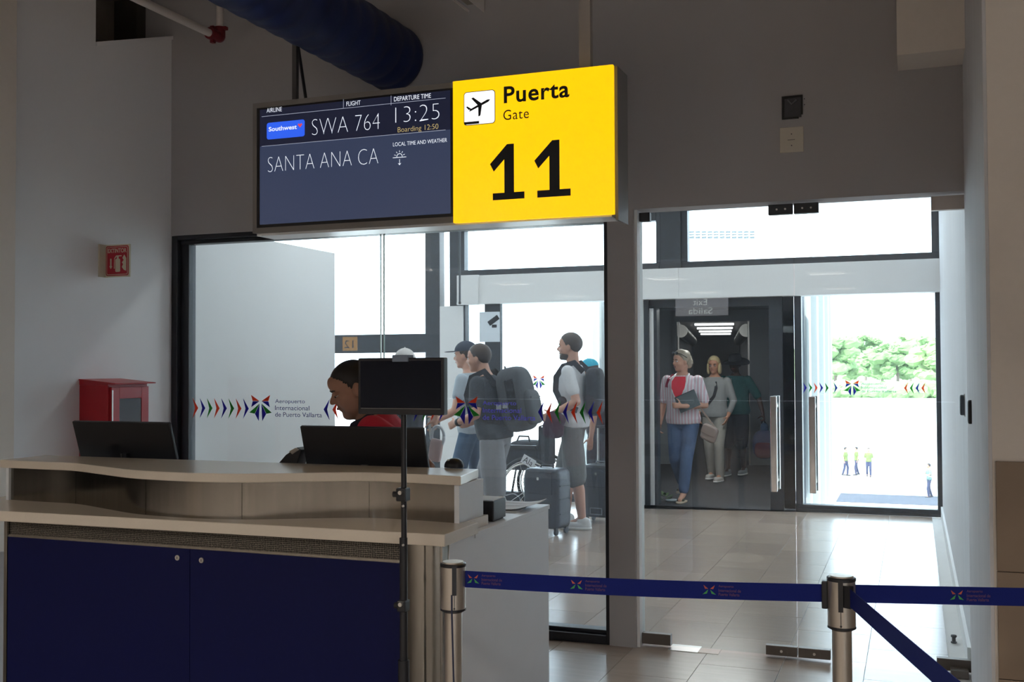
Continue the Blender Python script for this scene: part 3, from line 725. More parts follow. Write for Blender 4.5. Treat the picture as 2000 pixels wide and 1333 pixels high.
dr_.box(x0, x1, dW0, dW1, 1.355, cb1-.012); dr_.box(x0, x1, dW0, dW1, cb0+.01, .93)
do = dr_.build('door', M['red'], ca, bevel=.002)
B(x0+.002, x1-.004, dW0, dW1, .93, 1.355).build('door_pane', mat('dark_mirror_pane', (.05, .05, .06), .04, spec=.9), do)
MB().box(x1, x1+.004, cy0+.012, cy0+.020, cb0+.05, cb1-.03).build('hinge', M['chrome'], do)
hm = MB(); hm.box(x1, x1+.022, cy1-.03, cy1-.010, 1.165, 1.190); hm.box(x1+.016, x1+.028, cy1-.020, cy1+.045, 1.168, 1.186); hm.box(x1+.016, x1+.028, cy1+.030, cy1+.045, 1.09, 1.168)
hm.build('latch_handle', M['black'], do, bevel=.003)

es = empty('extinguisher_sign', (XL, 5.08, 2.07), 'red EXTINTOR projecting sign with extinguisher pictogram on left wall', 'sign')
ex0, ex1, ez0, ez1 = XL+.002, -4.322, 2.072, 2.266
M['sign_cream'] = mat('sign_cream', (.62, .58, .45), .5); M['sign_red'] = mat('sign_red', (.42, .012, .03), .5)
B(ex0, ex1, 5.08, 5.092, ez0, ez1).build('panel', M['sign_cream'], es, bevel=.003)
B(XL, XL+.010, 5.03, 5.10, ez0, ez1).build('wall_flange', M['sign_cream'], es)
MB().prism(rrect(ex0+.012, ex1-.008, ez0+.008, ez1-.008, .012), 'y', 5.079, 5.08).build('red_field', M['sign_red'], es)
MB().prism(rrect(ex0+.018, ex1-.014, ez0+.014, ez1-.014, .009), 'y', 5.0786, 5.079).build('cream_line', M['sign_cream'], es)
MB().prism(rrect(ex0+.021, ex1-.017, ez0+.017, ez1-.017, .008), 'y', 5.0782, 5.0786).build('red_field', M['sign_red'], es)
text_mesh('EXTINTOR', 'lettering', M['sign_cream'], es, (ex0+.026, ex1-.022, ez1-.05, ez1-.024), 5.0779, thin=.02)
ey = 5.0782; ux = ex0+.10; uz = ez0
mb = MB(); mb.prism(rrect(ux-.018, ux+.018, uz+.030, uz+.108, .008), 'y', ey-.0005, ey)
mb.box(ux-.007, ux+.007, ey-.0005, ey, uz+.108, uz+.122); mb.box(ux-.012, ux+.028, ey-.0005, ey, uz+.122, uz+.128)
mb.prism([(ux-.012, uz+.128), (ux-.026, uz+.112), (ux-.028, uz+.050), (ux-.023, uz+.050), (ux-.022, uz+.108), (ux-.010, uz+.120)], 'y', ey-.0005, ey); mb.build('extinguisher_icon', M['sign_cream'], es)
flat('arrow_icon', [(ux-.056, uz+.11), (ux-.046, uz+.11), (ux-.046, uz+.066), (ux-.040, uz+.066), (ux-.051, uz+.048), (ux-.062, uz+.066), (ux-.056, uz+.066)], ey, M['sign_cream'], es, t=.0005)
flat('flame_icon', [(ux+.030, uz+.058), (ux+.040, uz+.075), (ux+.030, uz+.085), (ux+.044, uz+.100), (ux+.034, uz+.112), (ux+.048, uz+.132), (ux+.062, uz+.110), (ux+.062, uz+.035), (ux+.046, uz+.040)], ey, M['sign_cream'], es, t=.0005)

# ================================================================== GATE COUNTER
ck = empty('gate_counter', (-2.7, 3.8, 0), 'boarding counter with wavy cream tops, steel band and navy doors', 'counter')
def catmull(P, n=8):
    out = []
    for i in range(len(P)-1):
        p0, p1, p2, p3 = P[max(i-1, 0)], P[i], P[i+1], P[min(i+2, len(P)-1)]
        for j in range(n):
            t = j/n
            out.append(tuple(.5*((2*p1[k])+(-p0[k]+p2[k])*t+(2*p0[k]-5*p1[k]+4*p2[k]-p3[k])*t*t+(-p0[k]+3*p1[k]-3*p2[k]+p3[k])*t**3) for k in (0, 1)))
    return out+[P[-1]]
wave = catmull([(-3.86, 3.693), (-3.60, 3.682), (-3.42, 3.672), (-3.20, 3.59), (-2.99, 3.508), (-2.83, 3.478), (-2.63, 3.474), (-2.43, 3.512), (-2.2, 3.625), (-2.0, 3.705), (-1.8, 3.705), (-1.595, 3.682)])
MB().prism(wave+[(-1.640, 3.965), (-3.86, 3.965)], 'z', 1.085, 1.12).build('upper_top', M['counter'], ck, bevel=.003)
MB().prism([(-3.95, 3.405), (-1.553, 3.442), (-1.556, 3.757), (-1.60, 3.757), (-1.60, 3.97), (-3.95, 3.97)], 'z', .897, .94).build('lower_top', M['counter'], ck, bevel=.003)
band = [(x, y+.022) for x, y in wave]
cuts = [-3.815, -3.43, -2.90, -2.455, -2.005, -1.612]
for a, b in zip(cuts[:-1], cuts[1:]):
    seg = [q for q in band if a-1e-6 <= q[0] <= b+1e-6]
    def yat(x):
        for q0, q1 in zip(band[:-1], band[1:]):
            if q0[0] <= x <= q1[0]: return q0[1]+(q1[1]-q0[1])*(x-q0[0])/(q1[0]-q0[0])
        return band[-1][1]
    seg = [(a+.001, yat(a))]+[q for q in seg if a+.004 < q[0] < b-.004]+[(b-.001, yat(b))]
    MB().prism(seg+[(x, y+.012) for x, y in seg[::-1]], 'z', .94, 1.085).build('steel_panel', M['steel_sheet'], ck, smooth='auto')
B(-1.632, -1.612, 3.705, 3.945, .94, 1.085).build('end_panel', M['white_lam'], ck)
B(-3.83, -3.815, 3.70, 3.95, .94, 1.085).build('end_panel', M['white_lam'], ck)
B(-3.80, -1.64, 3.945, 3.957, .75, 1.085).build('back_panel', M['white_lam'], ck)
fy = 3.475
xa, xm, xb, xc_ = at(15, 1060, y=fy).x, at(371, 1100, y=fy).x, at(781, 1120, y=fy).x, at(862, 1120, y=fy).x
xl = xa-.05
for a, b, lk in ((xa, xm, at(347, 1090, y=fy)), (xm, xb, at(394, 1095, y=fy))):
    d = B(a+.0015, b-.0015, fy, fy+.018, .09, .822).build('cabinet_door', M['blue_lam'], ck)
    MB().cone((lk.x, fy-.004, lk.z), (lk.x, fy, lk.z), .0105, .0105, 18).build('lock', M['chrome'], d, smooth='auto')
    B(lk.x-.0012, lk.x+.0012, fy-.0045, fy-.004, lk.z-.005, lk.z+.005).build('keyway', M['ink'], d)
B(xa, xb, fy+.003, fy+.02, .822, .832).build('vent_rail', M['steel_sheet'], ck)
vm = bpy.data.materials.new('perforated_vent'); vm.use_nodes = True; nt = vm.node_tree; pr = nt.nodes['Principled BSDF']
tc = nt.nodes.new('ShaderNodeTexCoord'); vo = nt.nodes.new('ShaderNodeTexVoronoi'); vo.inputs['Scale'].default_value = 140; vo.inputs['Randomness'].default_value = .15
rp = nt.nodes.new('ShaderNodeValToRGB'); rp.color_ramp.elements[0].position = .38; rp.color_ramp.elements[0].color = (.012, .010, .009, 1); rp.color_ramp.elements[1].position = .5; rp.color_ramp.elements[1].color = (.24, .21, .175, 1)
nt.links.new(tc.outputs['Object'], vo.inputs['Vector']); nt.links.new(vo.outputs['Distance'], rp.inputs[0]); nt.links.new(rp.outputs[0], pr.inputs['Base Color']); pr.inputs['Metallic'].default_value = .5; pr.inputs['Roughness'].default_value = .45
B(xa, xb, fy+.012, fy+.02, .832, .897).build('vent_grille', vm, ck)
B(xa-.018, xa-.001, fy-.002, fy+.4, 0, .897).build('side_post', M['steel_sheet'], ck)
B(xa, xb, fy+.03, fy+.05, 0, .09).build('plinth', M['black'], ck)
cpts = []
for i in range(13):
    t = i/12; cpts.append((xb+.002+(xc_-xb-.004)*t, fy+.004-.030*math.sin(math.pi*t)))
MB().prism(cpts+[(xc_-.002, fy+.05), (xb+.002, fy+.05)], 'z', 0, .897).build('steel_corner', M['steel_sheet'], ck, smooth='auto')
B(xc_-.002, xc_+.006, fy-.004, fy+.05, 0, .897).build('corner_edge', M['steel_sheet'], ck)
B(-1.592, -1.572, fy+.05, 4.632, 0, .878).build('side_panel', M['white_lam'], ck)
B(-1.592, -1.572, fy+.05, 3.757, .878, .897).build('side_panel_top', M['white_lam'], ck)
B(-2.08, -1.566, 3.97, 4.636, .880, .900).build('return_top', M['white_lam'], ck, bevel=.002)
B(-1.600, -1.566, 3.757, 3.97, .880, .900).build('return_top', M['white_lam'], ck)
B(-2.08, -2.06, 3.97, 4.63, 0, .88).build('inner_panel', M['white_lam'], ck)
B(-3.80, -2.08, 3.957, 4.20, .72, .745).build('worktop', M['white_lam'], ck)
B(-3.80, -3.78, 3.50, 4.2, 0, .72).build('side_panel', M['white_lam'], ck)

# things on the counter
def monitor_back(name, label, pxl, pxr, pytop, Y, w_, hgt, zbase, tilt, yaw=0):
    c = at((pxl+pxr)/2, pytop, y=Y)
    t = empty(name, (c.x, Y+.06, zbase), label, 'monitor')
    U = Vector((math.cos(tilt)*0, math.sin(tilt), -math.cos(tilt)))     # down along the panel (top leans to viewer)
    X = Vector((math.cos(yaw), math.sin(yaw), 0)); Nn = X.cross(U).normalized()
    cc = c + U*(hgt/2)
    MB().obox(cc, X*(w_/2), U*(hgt/2), Nn*.009).build('screen_shell', M['black'], t, bevel=.004)
    MB().obox(cc-Nn*.0095+U*.09, X*(w_*.46), U*.0015, Nn*.001).build('shell_seam', M['ink'], t)
    MB().obox(cc+Nn*.0095, X*(w_/2-.012), U*(hgt/2-.012), Nn*.001).build('display', mat('display_glass', (.02, .03, .05), .1), t)
    MB().tube([cc-Nn*.02, cc-Nn*.04+U*.1, Vector((cc.x, Y+.06, zbase+.01))], .018, 10).build('stand_neck', M['black'], t)
    MB().lathe((cc.x, Y+.06, zbase), [(.10, 0), (.10, .008), (.03, .014), (.02, .02)], 24).build('stand_base', M['black'], t)
    return t
monitor_back('monitor', 'black monitor seen from behind at the counter end by the fire cabinet', 138, 333, 824, 3.985, .555, .30, .745, R(18))
monitor_back('monitor', 'wide black monitor seen from behind in front of the red-topped gate agent', 583, 827, 834, 3.985, .585, .33, .745, R(17))
# small display on a floor stand in front of the counter
PY = 3.22; pc = at(789, 1000, y=PY); ps = empty('display_stand', (pc.x, PY, 0), 'small blank screen on a thin black floor pole before the counter', 'display stand')
mc0, mc1 = at(706, 700, y=PY-.02), at(873, 811, y=PY-.02)
B(mc0.x, mc1.x, PY-.045, PY-.012, mc1.z, mc0.z).build('screen_shell', M['black'], ps, bevel=.004)
B(mc0.x+.010, mc1.x-.010, PY-.0462, PY-.045, mc1.z+.022, mc0.z-.010).build('display', mat('blank_display', (.008, .010, .018), .18), ps)
B(mc0.x+.012, mc1.x-.012, PY-.0465, PY-.0455, mc1.z+.0195, mc1.z+.0205).build('bezel_line', M['chrome'], ps)
cc = (mc0.x+mc1.x)/2; q0, q1 = at(774, 694, y=PY-.02), at(805, 707, y=PY-.02)
B(q0.x, q1.x, PY-.052, PY-.008, q1.z, q0.z).build('camera_clip', mat('grey_clip', (.16, .20, .27), .5), ps, bevel=.002)
B(pc.x-.03, pc.x+.03, PY-.012, PY+.012, mc1.z+.02, mc1.z+.12).build('mount_plate', M['black'], ps)
MB().cone((pc.x, PY, .93), (pc.x, PY, mc1.z+.10), .0095, .0095, 14).build('upper_pole', M['black'], ps, smooth='auto')
MB().cone((pc.x-.002, PY, .03), (pc.x-.002, PY, .96), .0135, .0135, 14).build('lower_pole', M['black'], ps, smooth='auto')
MB().cone((pc.x-.002, PY, .03), (pc.x-.002, PY, at(789, 1290, y=PY).z), .019, .019, 14).build('foot_sleeve', M['black'], ps, smooth='auto')
for py, s in ((966, 1), (1183, .85)):
    z = at(789, py, y=PY).z; cl = B(pc.x-.020*s, pc.x+.016*s, PY-.022, PY+.018, z-.022*s, z+.022*s).build('clamp', M['black'], ps, bevel=.004)
    MB().cone((pc.x-.034*s, PY-.01, z), (pc.x-.015*s, PY-.01, z), .010, .010, 12).build('clamp_knob', M['black'], cl); MB().cone((pc.x, PY-.032, z+.008), (pc.x, PY-.02, z+.008), .007, .007, 10).build('clamp_screw', M['chrome'], cl)
for z in (at(789, 988, y=PY).z, at(789, 1064, y=PY).z): MB().cone((pc.x+.004, PY-.017, z), (pc.x+.004, PY-.012, z), .004, .004, 8).build('stop_pin', M['chrome'], ps)
MB().lathe((pc.x, PY, 0), [(.17, 0), (.17, .012), (.10, .022), (.03, .035)], 32).build('base', M['black'], ps, smooth='auto')
# label printer, papers, scanner, chair
a0 = at(926, 985, y=4.03); bx = empty('label_printer', (-1.70, 4.09, .90), 'black box printer with white lid on the counter return', 'printer')
zt_ = .900+.085
B(-1.80, -1.602, 4.03, 4.17, .905, zt_).build('printer_body', M['black'], bx, bevel=.004); B(-1.795, -1.607, 4.035, 4.165, zt_, zt_+.004).build('printer_lid', M['paper'], bx); B(-1.79, -1.61, 4.05, 4.16, .900, .905).build('rubber_feet', M['rubber'], bx)
for i, (x, y, r_, lab) in enumerate(((-1.765, 4.40, 4, 'lower white paper sheet lying on the counter return'), (-1.715, 4.47, -7, 'upper white paper sheet curling at the counter return corner'))):
    U = Vector((math.cos(R(r_)), math.sin(R(r_)), 0)); V = Vector((-U.y, U.x, 0)); rows = []
    vs, fs = [], []; n = 8
    for j in range(n+1):
        for k in range(n+1):
            u, v = (k/n-.5)*.297, (j/n-.5)*.21
            z = .9015+i*.004+.02*max(0, u/.15)**3*i+.010*max(0, v/.1)**2
            vs.append(Vector((x, y, z))+U*u+V*v)
    for j in range(n):
        for k in range(n): fs.append((j*(n+1)+k, j*(n+1)+k+1, (j+1)*(n+1)+k+1, (j+1)*(n+1)+k))
    o = link_mesh('paper_sheet', vs, fs, M['paper'], smooth=True); sd = o.modifiers.new('t', 'SOLIDIFY'); sd.thickness = .001
    tag(o, lab, 'paper', 'papers on the counter return')
sc = at(568, 895, y=4.02); sn = empty('document_scanner', (sc.x, 4.02, .745), 'black wedge-shaped document reader beside the agent\'s hand', 'scanner')
zs = at(540, 908, y=4.02).z-.02; zp = at(590, 873, y=4.02).z
xs0, xs1 = at(541, 905, y=4.02).x, at(592, 880, y=4.02).x
MB().prism([(xs0, zs), (xs0+.065, zp-.035), (xs1-.01, zp), (xs1+.012, zp-.012), (xs1-.02, zs)], 'y', 3.985, 4.06).build('reader_head', M['black'], sn, bevel=.004)
MB().prism([(xs1-.045, zp-.018), (xs1-.012, zp-.002), (xs1+.004, zp-.010), (xs1-.030, zp-.030)], 'y', 3.979, 3.985).build('reader_window', M['chrome'], sn)
B((xs0+xs1)/2-.012, (xs0+xs1)/2+.014, 4.01, 4.04, .755, zs+.01).build('reader_stem', M['black'], sn); B(xs0+.02, xs1-.01, 3.985, 4.075, .745, .757).build('reader_base', M['black'], sn)
ch = at(887, 913.5, z=1.12); ms = empty('computer_mouse', ch, 'black computer mouse on the right rear of the cream counter top', 'mouse')
mb = MB().ell(ch+Vector((0, 0, .004)), (.040, .006, 0), (-.006, .036, 0), (0, 0, .034), .9, .85, 24, 14); mb.v = [Vector((v.x, v.y, max(v.z, ch.z))) for v in mb.v]; mb.build('mouse_shell', M['black'], ms, smooth='auto')
MB().ell(ch+Vector((-.012, -.022, .028)), (.010, 0, -.004), (0, .003, 0), (0, 0, .005)).build('scroll_wheel', M['chrome'], ms, smooth=True)

# ================================================================== BELT STANCHIONS
M['stan'] = mat('satin_post', (.52, .47, .41), .34, metal=.85, var=.05, scale=30, stretch=(1, 1, .05))
M['belt_print'] = {'orange': mat('belt_orange', (.45, .09, .05), .7), 'green': mat('belt_green', (.05, .30, .07), .7), 'txt': mat('belt_text', (.10, .04, .10), .7)}
def stanchion(x, y, label, slots):
    t = empty('belt_stanchion', (x, y, 0), label, 'stanchion', 'belt stanchions at the gate')
    MB().lathe((x, y, 0), [(.165, 0), (.165, .010), (.14, .022), (.05, .034), (.036, .05)], 36).build('base', M['stan'], t, smooth='auto')
    MB().cone((x, y, .03), (x, y, .815), .0265, .0265, 28).build('post', M['stan'], t, smooth='auto')
    MB().lathe((x, y, 0), [(.030, .805), (.0375, .812), (.0375, .936), (.030, .936)], 32).build('cassette', M['stan'], t, smooth='auto')
    MB().lathe((x, y, 0), [(.0345, .934), (.0390, .936), (.0390, .944), (.0345, .946)], 32).build('cap_ring', M['black'], t, smooth='auto')
    MB().lathe((x, y, 0), [(.028, .944), (.0335, .945), (.031, .950), (.008, .951)], 32).build('cap', M['stan'], t, smooth='auto')
    MB().lathe((x, y, 0), [(.0275, .800), (.0385, .806), (.0385, .811), (.030, .811)], 32).build('lower_ring', M['black'], t, smooth='auto')
    for a in slots:
        d = Vector((math.cos(a), math.sin(a), 0)); s = Vector((-d.y, d.x, 0))
        MB().obox(Vector((x, y, .898))+d*.0375, s*.0065, d*.004, Vector((0, 0, .042))).build('slot', M['black'], t)
        MB().cone(Vector((x, y, .817))+d*.0372, Vector((x, y, .817))+d*.0385, .003, .003, 8).build('screw', M['black'], t)
        MB().obox(Vector((x, y, .834))+d*.0372, s*.001, d*.0008, Vector((0, 0, .022))).build('seam', M['black'], t)
    return t
def belt(t, p0, p1, zc, logos, side, sag=.006):
    p0, p1 = Vector((*p0, zc)), Vector((*p1, zc)); L = (p1-p0).length; U = (p1-p0)/L; Nn = Vector((U.y, -U.x, 0))*side
    n = 14; hh = .0245; vs = []; fs = []
    for i in range(n+1):
        q = p0+U*(L*i/n)-Vector((0, 0, sag*math.sin(math.pi*i/n)))
        for dz_, dn in ((-hh, 1), (hh, 1), (hh, -1), (-hh, -1)): vs.append(q+Vector((0, 0, dz_))+Nn*(dn*.0009))
    for i in range(n):
        for k in range(4): fs.append((i*4+k, i*4+(k+1) % 4, (i+1)*4+(k+1) % 4, (i+1)*4+k))
    fs += [(3, 2, 1, 0), (n*4, n*4+1, n*4+2, n*4+3)]
    bo = link_mesh('belt', vs, fs, M['belt'], t)
    flipu = -1 if U.cross(Vector((0, 0, 1))).dot(Nn) < 0 else 1      # reading direction on the seen face
    for lx in logos:
        o = p0+U*lx-Vector((0, 0, sag*math.sin(math.pi*lx/L)))+Nn*.0013; u = U*flipu; z = Vector((0, 0, 1)); s = .0185
        for sg in (-1, 1):
            for pts, c in ((((.15, .25), (.85, .80), (.62, .22)), 'orange'), (((.15, .12), (1.0, -.62), (.35, -.50)), 'green')):
                v3 = [o+u*(sg*a*s)+z*(b*s) for a, b in pts]
                link_mesh('belt_logo', v3+[v+Nn*.0003 for v in v3], [(0, 1, 2), (5, 4, 3), (0, 3, 4, 1), (1, 4, 5, 2), (2, 5, 3, 0)], M['belt_print'][c], bo)
        for s_, wd, zz in (('Aeropuerto', .042, .008), ('Internacional de', .062, -.003), ('Puerto Vallarta', .058, -.014)):
            text_mesh(s_, 'lettering', M['belt_print']['txt'], bo, (.026, .026+wd, zz, zz+.0085), 0, thin=.015, basis=(o+Nn*.0002, u, z))
    return bo
SLx, SLy, SRx, SRy = -1.295, 2.93, -.196, 3.092
aim = lambda x, y: math.atan2(-y, -x)
sl = stanchion(SLx, SLy, 'steel belt post in front of the counter corner, cord hanging down it', [aim(SLx, SLy)+.08, aim(SLx, SLy)+2.2])
MB().tube([(SLx+.012, SLy-.038, .858), (SLx+.013, SLy-.040, .80), (SLx+.016, SLy-.034, .60), (SLx+.022, SLy-.032, .35), (SLx+.03, SLy-.04, .06)], .0028, 6).build('cord', mat('navy_cord', (.02, .025, .06), .6), sl)
sr = stanchion(SRx, SRy, 'steel belt post before the glass door where three belts meet', [aim(SRx, SRy)-.05])
zb = .8985
belt(sl, (SLx+.036, SLy+.006), (SRx-.042, SRy-.004), zb, [.025, .335, .715], 1)
B(SRx-.052, SRx-.036, SRy-.014, SRy+.010, zb-.042, zb+.034).build('belt_clip', M['black'], sr, bevel=.003)
belt(sr, (SRx+.036, SRy+.006), (1.35, 3.50), zb+.002, [.27, .68], 1, .002)
dv = Vector((.078+.2, 2.201-3.09)).normalized()
e3 = Vector((SRx, SRy))+dv*1.75
belt(sr, (SRx+.022, SRy-.034), (e3.x, e3.y), zb, [.03, .40, .78, 1.15], -1, .004)
MB().obox((SRx+.020, SRy-.036, zb), (.010, -.006, 0), (.004, .007, 0), (0, 0, .030)).build('belt_clip', M['black'], sr)
s3 = stanchion(e3.x+dv.x*.04, e3.y+dv.y*.04, 'steel belt post close to the viewer beyond the lower right corner', [1.2])
s4 = stanchion(1.385, 3.51, 'steel belt post in front of the marble pier beyond the right edge', [2.9])
# ================================================================== PEOPLE
SK = {n: mat('skin_'+n, c, .55, var=.05, scale=20) for n, c in dict(fair=(.56, .30, .21), tan=(.45, .22, .14), brown=(.36, .185, .12), dark=(.06, .03, .022)).items()}
def cloth(n, c, r=.85, **k): return mat('cloth_'+n, c, r, var=k.pop('var', .10), scale=k.pop('scale', 30), bump=.05, **k)
HAIRM = {n: mat('hair_'+n, c, .5, var=.25, scale=60) for n, c in dict(black=(.012, .010, .010), brown=(.05, .03, .02), grey=(.36, .30, .23), blond=(.45, .36, .20)).items()}
EYEM = mat('eye_dark', (.02, .015, .012), .2); LIPM = mat('lips', (.30, .10, .085), .5); BROW = mat('brow', (.03, .022, .018), .7); EYEW = mat('eye_white', (.6, .58, .55), .3)

class Body:
    """one posed figure: local frame f(orward), l(eft), u(p) in metres for a 1.75 m adult"""
    def __init__(s, pos, yaw, H=1.75, wide=1.0, lean=0.0, belly=0.0, head_yaw=0, head_pitch=0, hk=1.0, full=False):
        s.p = Vector(pos); s.k = H/1.75; s.w = wide; s.lean = lean; s.belly = belly
        s.F = Vector((math.cos(yaw), math.sin(yaw), 0)); s.L = Vector((-math.sin(yaw), math.cos(yaw), 0)); s.Z = Vector((0, 0, 1))
        s.hy, s.hp = head_yaw, head_pitch; s.hk = hk; s.full = full
    def P(s, f, l, z): return s.p + (s.F*f + s.L*l + s.Z*z)*s.k
    def T(s, f, l, z):        # point of the upper body, leaning about the hips
        c, n = math.cos(s.lean), math.sin(s.lean); h = z-.93
        return s.P(f*c+h*n, l, .93+h*c-f*n)
    def ring(s, f, z, a, b, n=18, pt=None):
        pt = pt or s.T
        return [pt(f+b*math.cos(2*math.pi*i/n), a*math.sin(2*math.pi*i/n), z) for i in range(n)]
    TOR = [(.845, .075, .07, 0), (.90, .150, .105, -.01), (.96, .168, .118, -.01), (1.06, .148, .105, 0), (1.16, .150, .108, .005), (1.27, .163, .115, .01), (1.36, .168, .110, .005), (1.42, .150, .088, -.005), (1.465, .085, .062, -.012), (1.50, .055, .052, -.01)]
    def torso(s, mb, grow=0.0, z0=.8, z1=2, flare=0.0):
        rs = []
        for z, a, b, f in s.TOR:
            if z < z0-.001 or z > z1+.001: continue
            bel = s.belly*max(0, 1-abs(z-1.08)/.22)
            g = grow + flare*max(0, (1.10-z))
            rs.append(s.ring(f+bel*.6, z, a*s.w+g+bel*.3, b*(.5+.5*s.w)+g+bel*.5))
        mb.rings(rs); return mb
    def neck(s, mb):
        mb.cone(s.T(-.012, 0, 1.44), s.T(.008, 0, 1.575), .056*s.k, .050*s.k, 14)
    def limb(s, mb, pts, rad, n=14):
        for a, b, r0, r1 in zip(pts[:-1], pts[1:], rad[:-1], rad[1:]):
            mb.cone(a, b, r0*s.k, r1*s.k, n); mb.sph(b, r1*s.k*.995, 12, 8)
        mb.sph(pts[0], rad[0]*s.k*.995, 12, 8)
    def head_frame(s):
        c = s.T(.018, 0, 1.632)
        cy, sy, cp, sp = math.cos(s.hy), math.sin(s.hy), math.cos(s.hp), math.sin(s.hp)
        f = (s.F*cy + s.L*sy); l = (s.L*cy - s.F*sy)
        f2 = f*cp + s.Z*sp; u = s.Z*cp - f*sp
        kk = s.k*s.hk
        def Hd(a, b, z): return c + (f2*a + l*b + u*z)*kk
        return Hd, f2*kk, l*kk, u*kk
    def head(s, mb, fine=False):
        Hd, f, l, u = s.head_frame()
        def E(c, a, b, z, **k): mb.ell(Hd(*c), f*a, l*b, u*z, nu=22, nv=14)
        E((-.012, 0, .030), .100, .078, .095); E((.022, 0, -.020), .076, .068, .088); E((.030, 0, -.070), .058, .052, .050)
        E((.066, 0, -.098), .024, .026, .020)
        E((.060, 0, .042), .036, .056, .044)
        mb.cone(Hd(.088, 0, .012), Hd(.113, 0, -.024), .009*s.k, .0135*s.k, 10); mb.sph(Hd(.112, 0, -.026), .0125*s.k, 10, 8)
        for q in (-1, 1):
            E((.100, q*.013, -.030), .010, .008, .008)
            E((.076, q*.032, .020), .020, .024, .008)
            E((.062, q*.040, -.030), .026, .024, .022)
            E((-.006, q*.079, -.008), .020, .009, .031); E((-.010, q*.080, -.030), .010, .008, .012)
        E((.086, 0, -.055), .014, .024, .008); E((.083, 0, -.069), .014, .020, .008)
        mb.cone(Hd(-.025, 0, -.04), s.T(-.01, 0, 1.48), .053*s.k, .057*s.k, 16)
        if s.full:        # rounder face: cheeks, jowls, second chin, thicker neck
            for q in (-1, 1):
                E((.050, q*.034, -.038), .040, .036, .040); E((.030, q*.040, -.072), .050, .034, .042)
            for q in (-1, 1): E((-.008, q*.087, -.008), .021, .011, .034); E((-.012, q*.086, -.034), .011, .009, .013)
            E((.040, 0, -.105), .050, .045, .030); E((.072, 0, .050), .030, .050, .040); E((.046, 0, -.078), .038, .034, .036)
            mb.cone(Hd(-.02, 0, -.05), s.T(.0, 0, 1.46), .062*s.k, .075*s.k, 16)
    def face_parts(s, root, lid=None):
        Hd, f, l, u = s.head_frame()
        for q in (-1, 1):
            e = MB().ell(Hd(.083, q*.031, .003), f*.011, l*.014, u*.009); e.build('eye', EYEW, root, smooth=True)
            MB().ell(Hd(.0925, q*.031, .003 if lid is None else -.003), f*.003, l*.006, u*.006).build('iris', EYEM, root, smooth=True)
            if lid is not None: MB().ell(Hd(.084, q*.031, .0055), f*.0125, l*.016, u*.009).build('eyelid', lid, root, smooth=True)
            MB().tube([Hd(.094, q*.014, .021), Hd(.096, q*.030, .027), Hd(.083, q*.048, .022)], .0035*s.k, 6).build('eyebrow', BROW, root, smooth=True)
        MB().ell(Hd(.0945 if not s.full else .098, 0, -.061), f*.0055, l*.020, u*.0065).build('lips', LIPM, root, smooth=True)
    def hair(s, root, m, style='short'):
        Hd, f, l, u = s.head_frame(); mb = MB(); c = Hd(0, 0, 0)
        g = {'short': 1.075, 'sleek': 1.07, 'messy': 1.13, 'bob': 1.15}[style]
        nu, nv = 72, 48; mb.ell(Hd(-.012, 0, .030), f*(.100*g), l*(.078*g), u*(.095*g), nu=nu, nv=nv)
        zs_ = [-.075, -.055, -.03, -.005, .025, .055, .080, .098, .14]; al = [-.2, -.06, -.035, .006, .026, .044, .068, .16, .3]
        out = []
        for v in mb.v:
            d = v-c; a, b, z = d.dot(f)/f.length_squared, d.dot(l)/l.length_squared, d.dot(u)/u.length_squared
            lim = al[0]
            for z0_, z1_, a0_, a1_ in zip(zs_[:-1], zs_[1:], al[:-1], al[1:]):
                if z0_ <= z <= z1_: lim = a0_+(a1_-a0_)*(z-z0_)/(z1_-z0_)
            if z > zs_[-1]: lim = .3
            if a > lim: v = c + (v-c)*.84
            elif style == 'messy': v = c + (v-c)*(1+.05*math.sin(61*a+37*b+53*z))
            out.append(v)
        mb.v = out
        h = mb.build('hair', m, root, smooth=True)
        if style == 'bob':
            for q in (-1, 1): MB().ell(Hd(-.015, q*.078, -.045), f*.062, l*.026, u*.085, .8, .8).build('hair_side', m, h, smooth=True)
            MB().ell(Hd(-.085, 0, -.03), f*.036, l*.078, u*.085).build('hair_back', m, h, smooth=True)
        if style == 'sleek': MB().ell(Hd(-.135, 0, .005), f*.042, l*.045, u*.045).build('hair_bun', m, h, smooth=True)
        if style == 'messy': MB().ell(Hd(-.095, 0, -.02), f*.045, l*.07, u*.07).build('hair_back', m, h, smooth=True)
        return h
    def cap(s, root, m, brim=None, turn=0.0):
        Hd, f, l, u = s.head_frame(); mb = MB(); nu, nv = 28, 14
        mb.ell(Hd(-.010, 0, .040), f*.114, l*.090, u*.098, nu=nu, nv=nv)
        c = Hd(-.010, 0, .040); mb.v = [(v if (v-c).dot(u)/u.length_squared > .0 else v - u*((v-c).dot(u)/u.length_squared)) for v in mb.v]
        o = mb.build('cap', m, root, smooth='auto')
        ct, st = math.cos(turn), math.sin(turn); ff, ll = f*ct+l*st, l*ct-f*st
        b = MB().ell(Hd(0, 0, .043)+ff*.135, ff*.072, ll*.072, u*.006+ff*.002, nu=20, nv=8); b.build('cap_brim', brim or m, o, smooth=True)
        MB().sph(Hd(-.010, 0, .139), .006*s.k).build('cap_button', m, o)
        return o
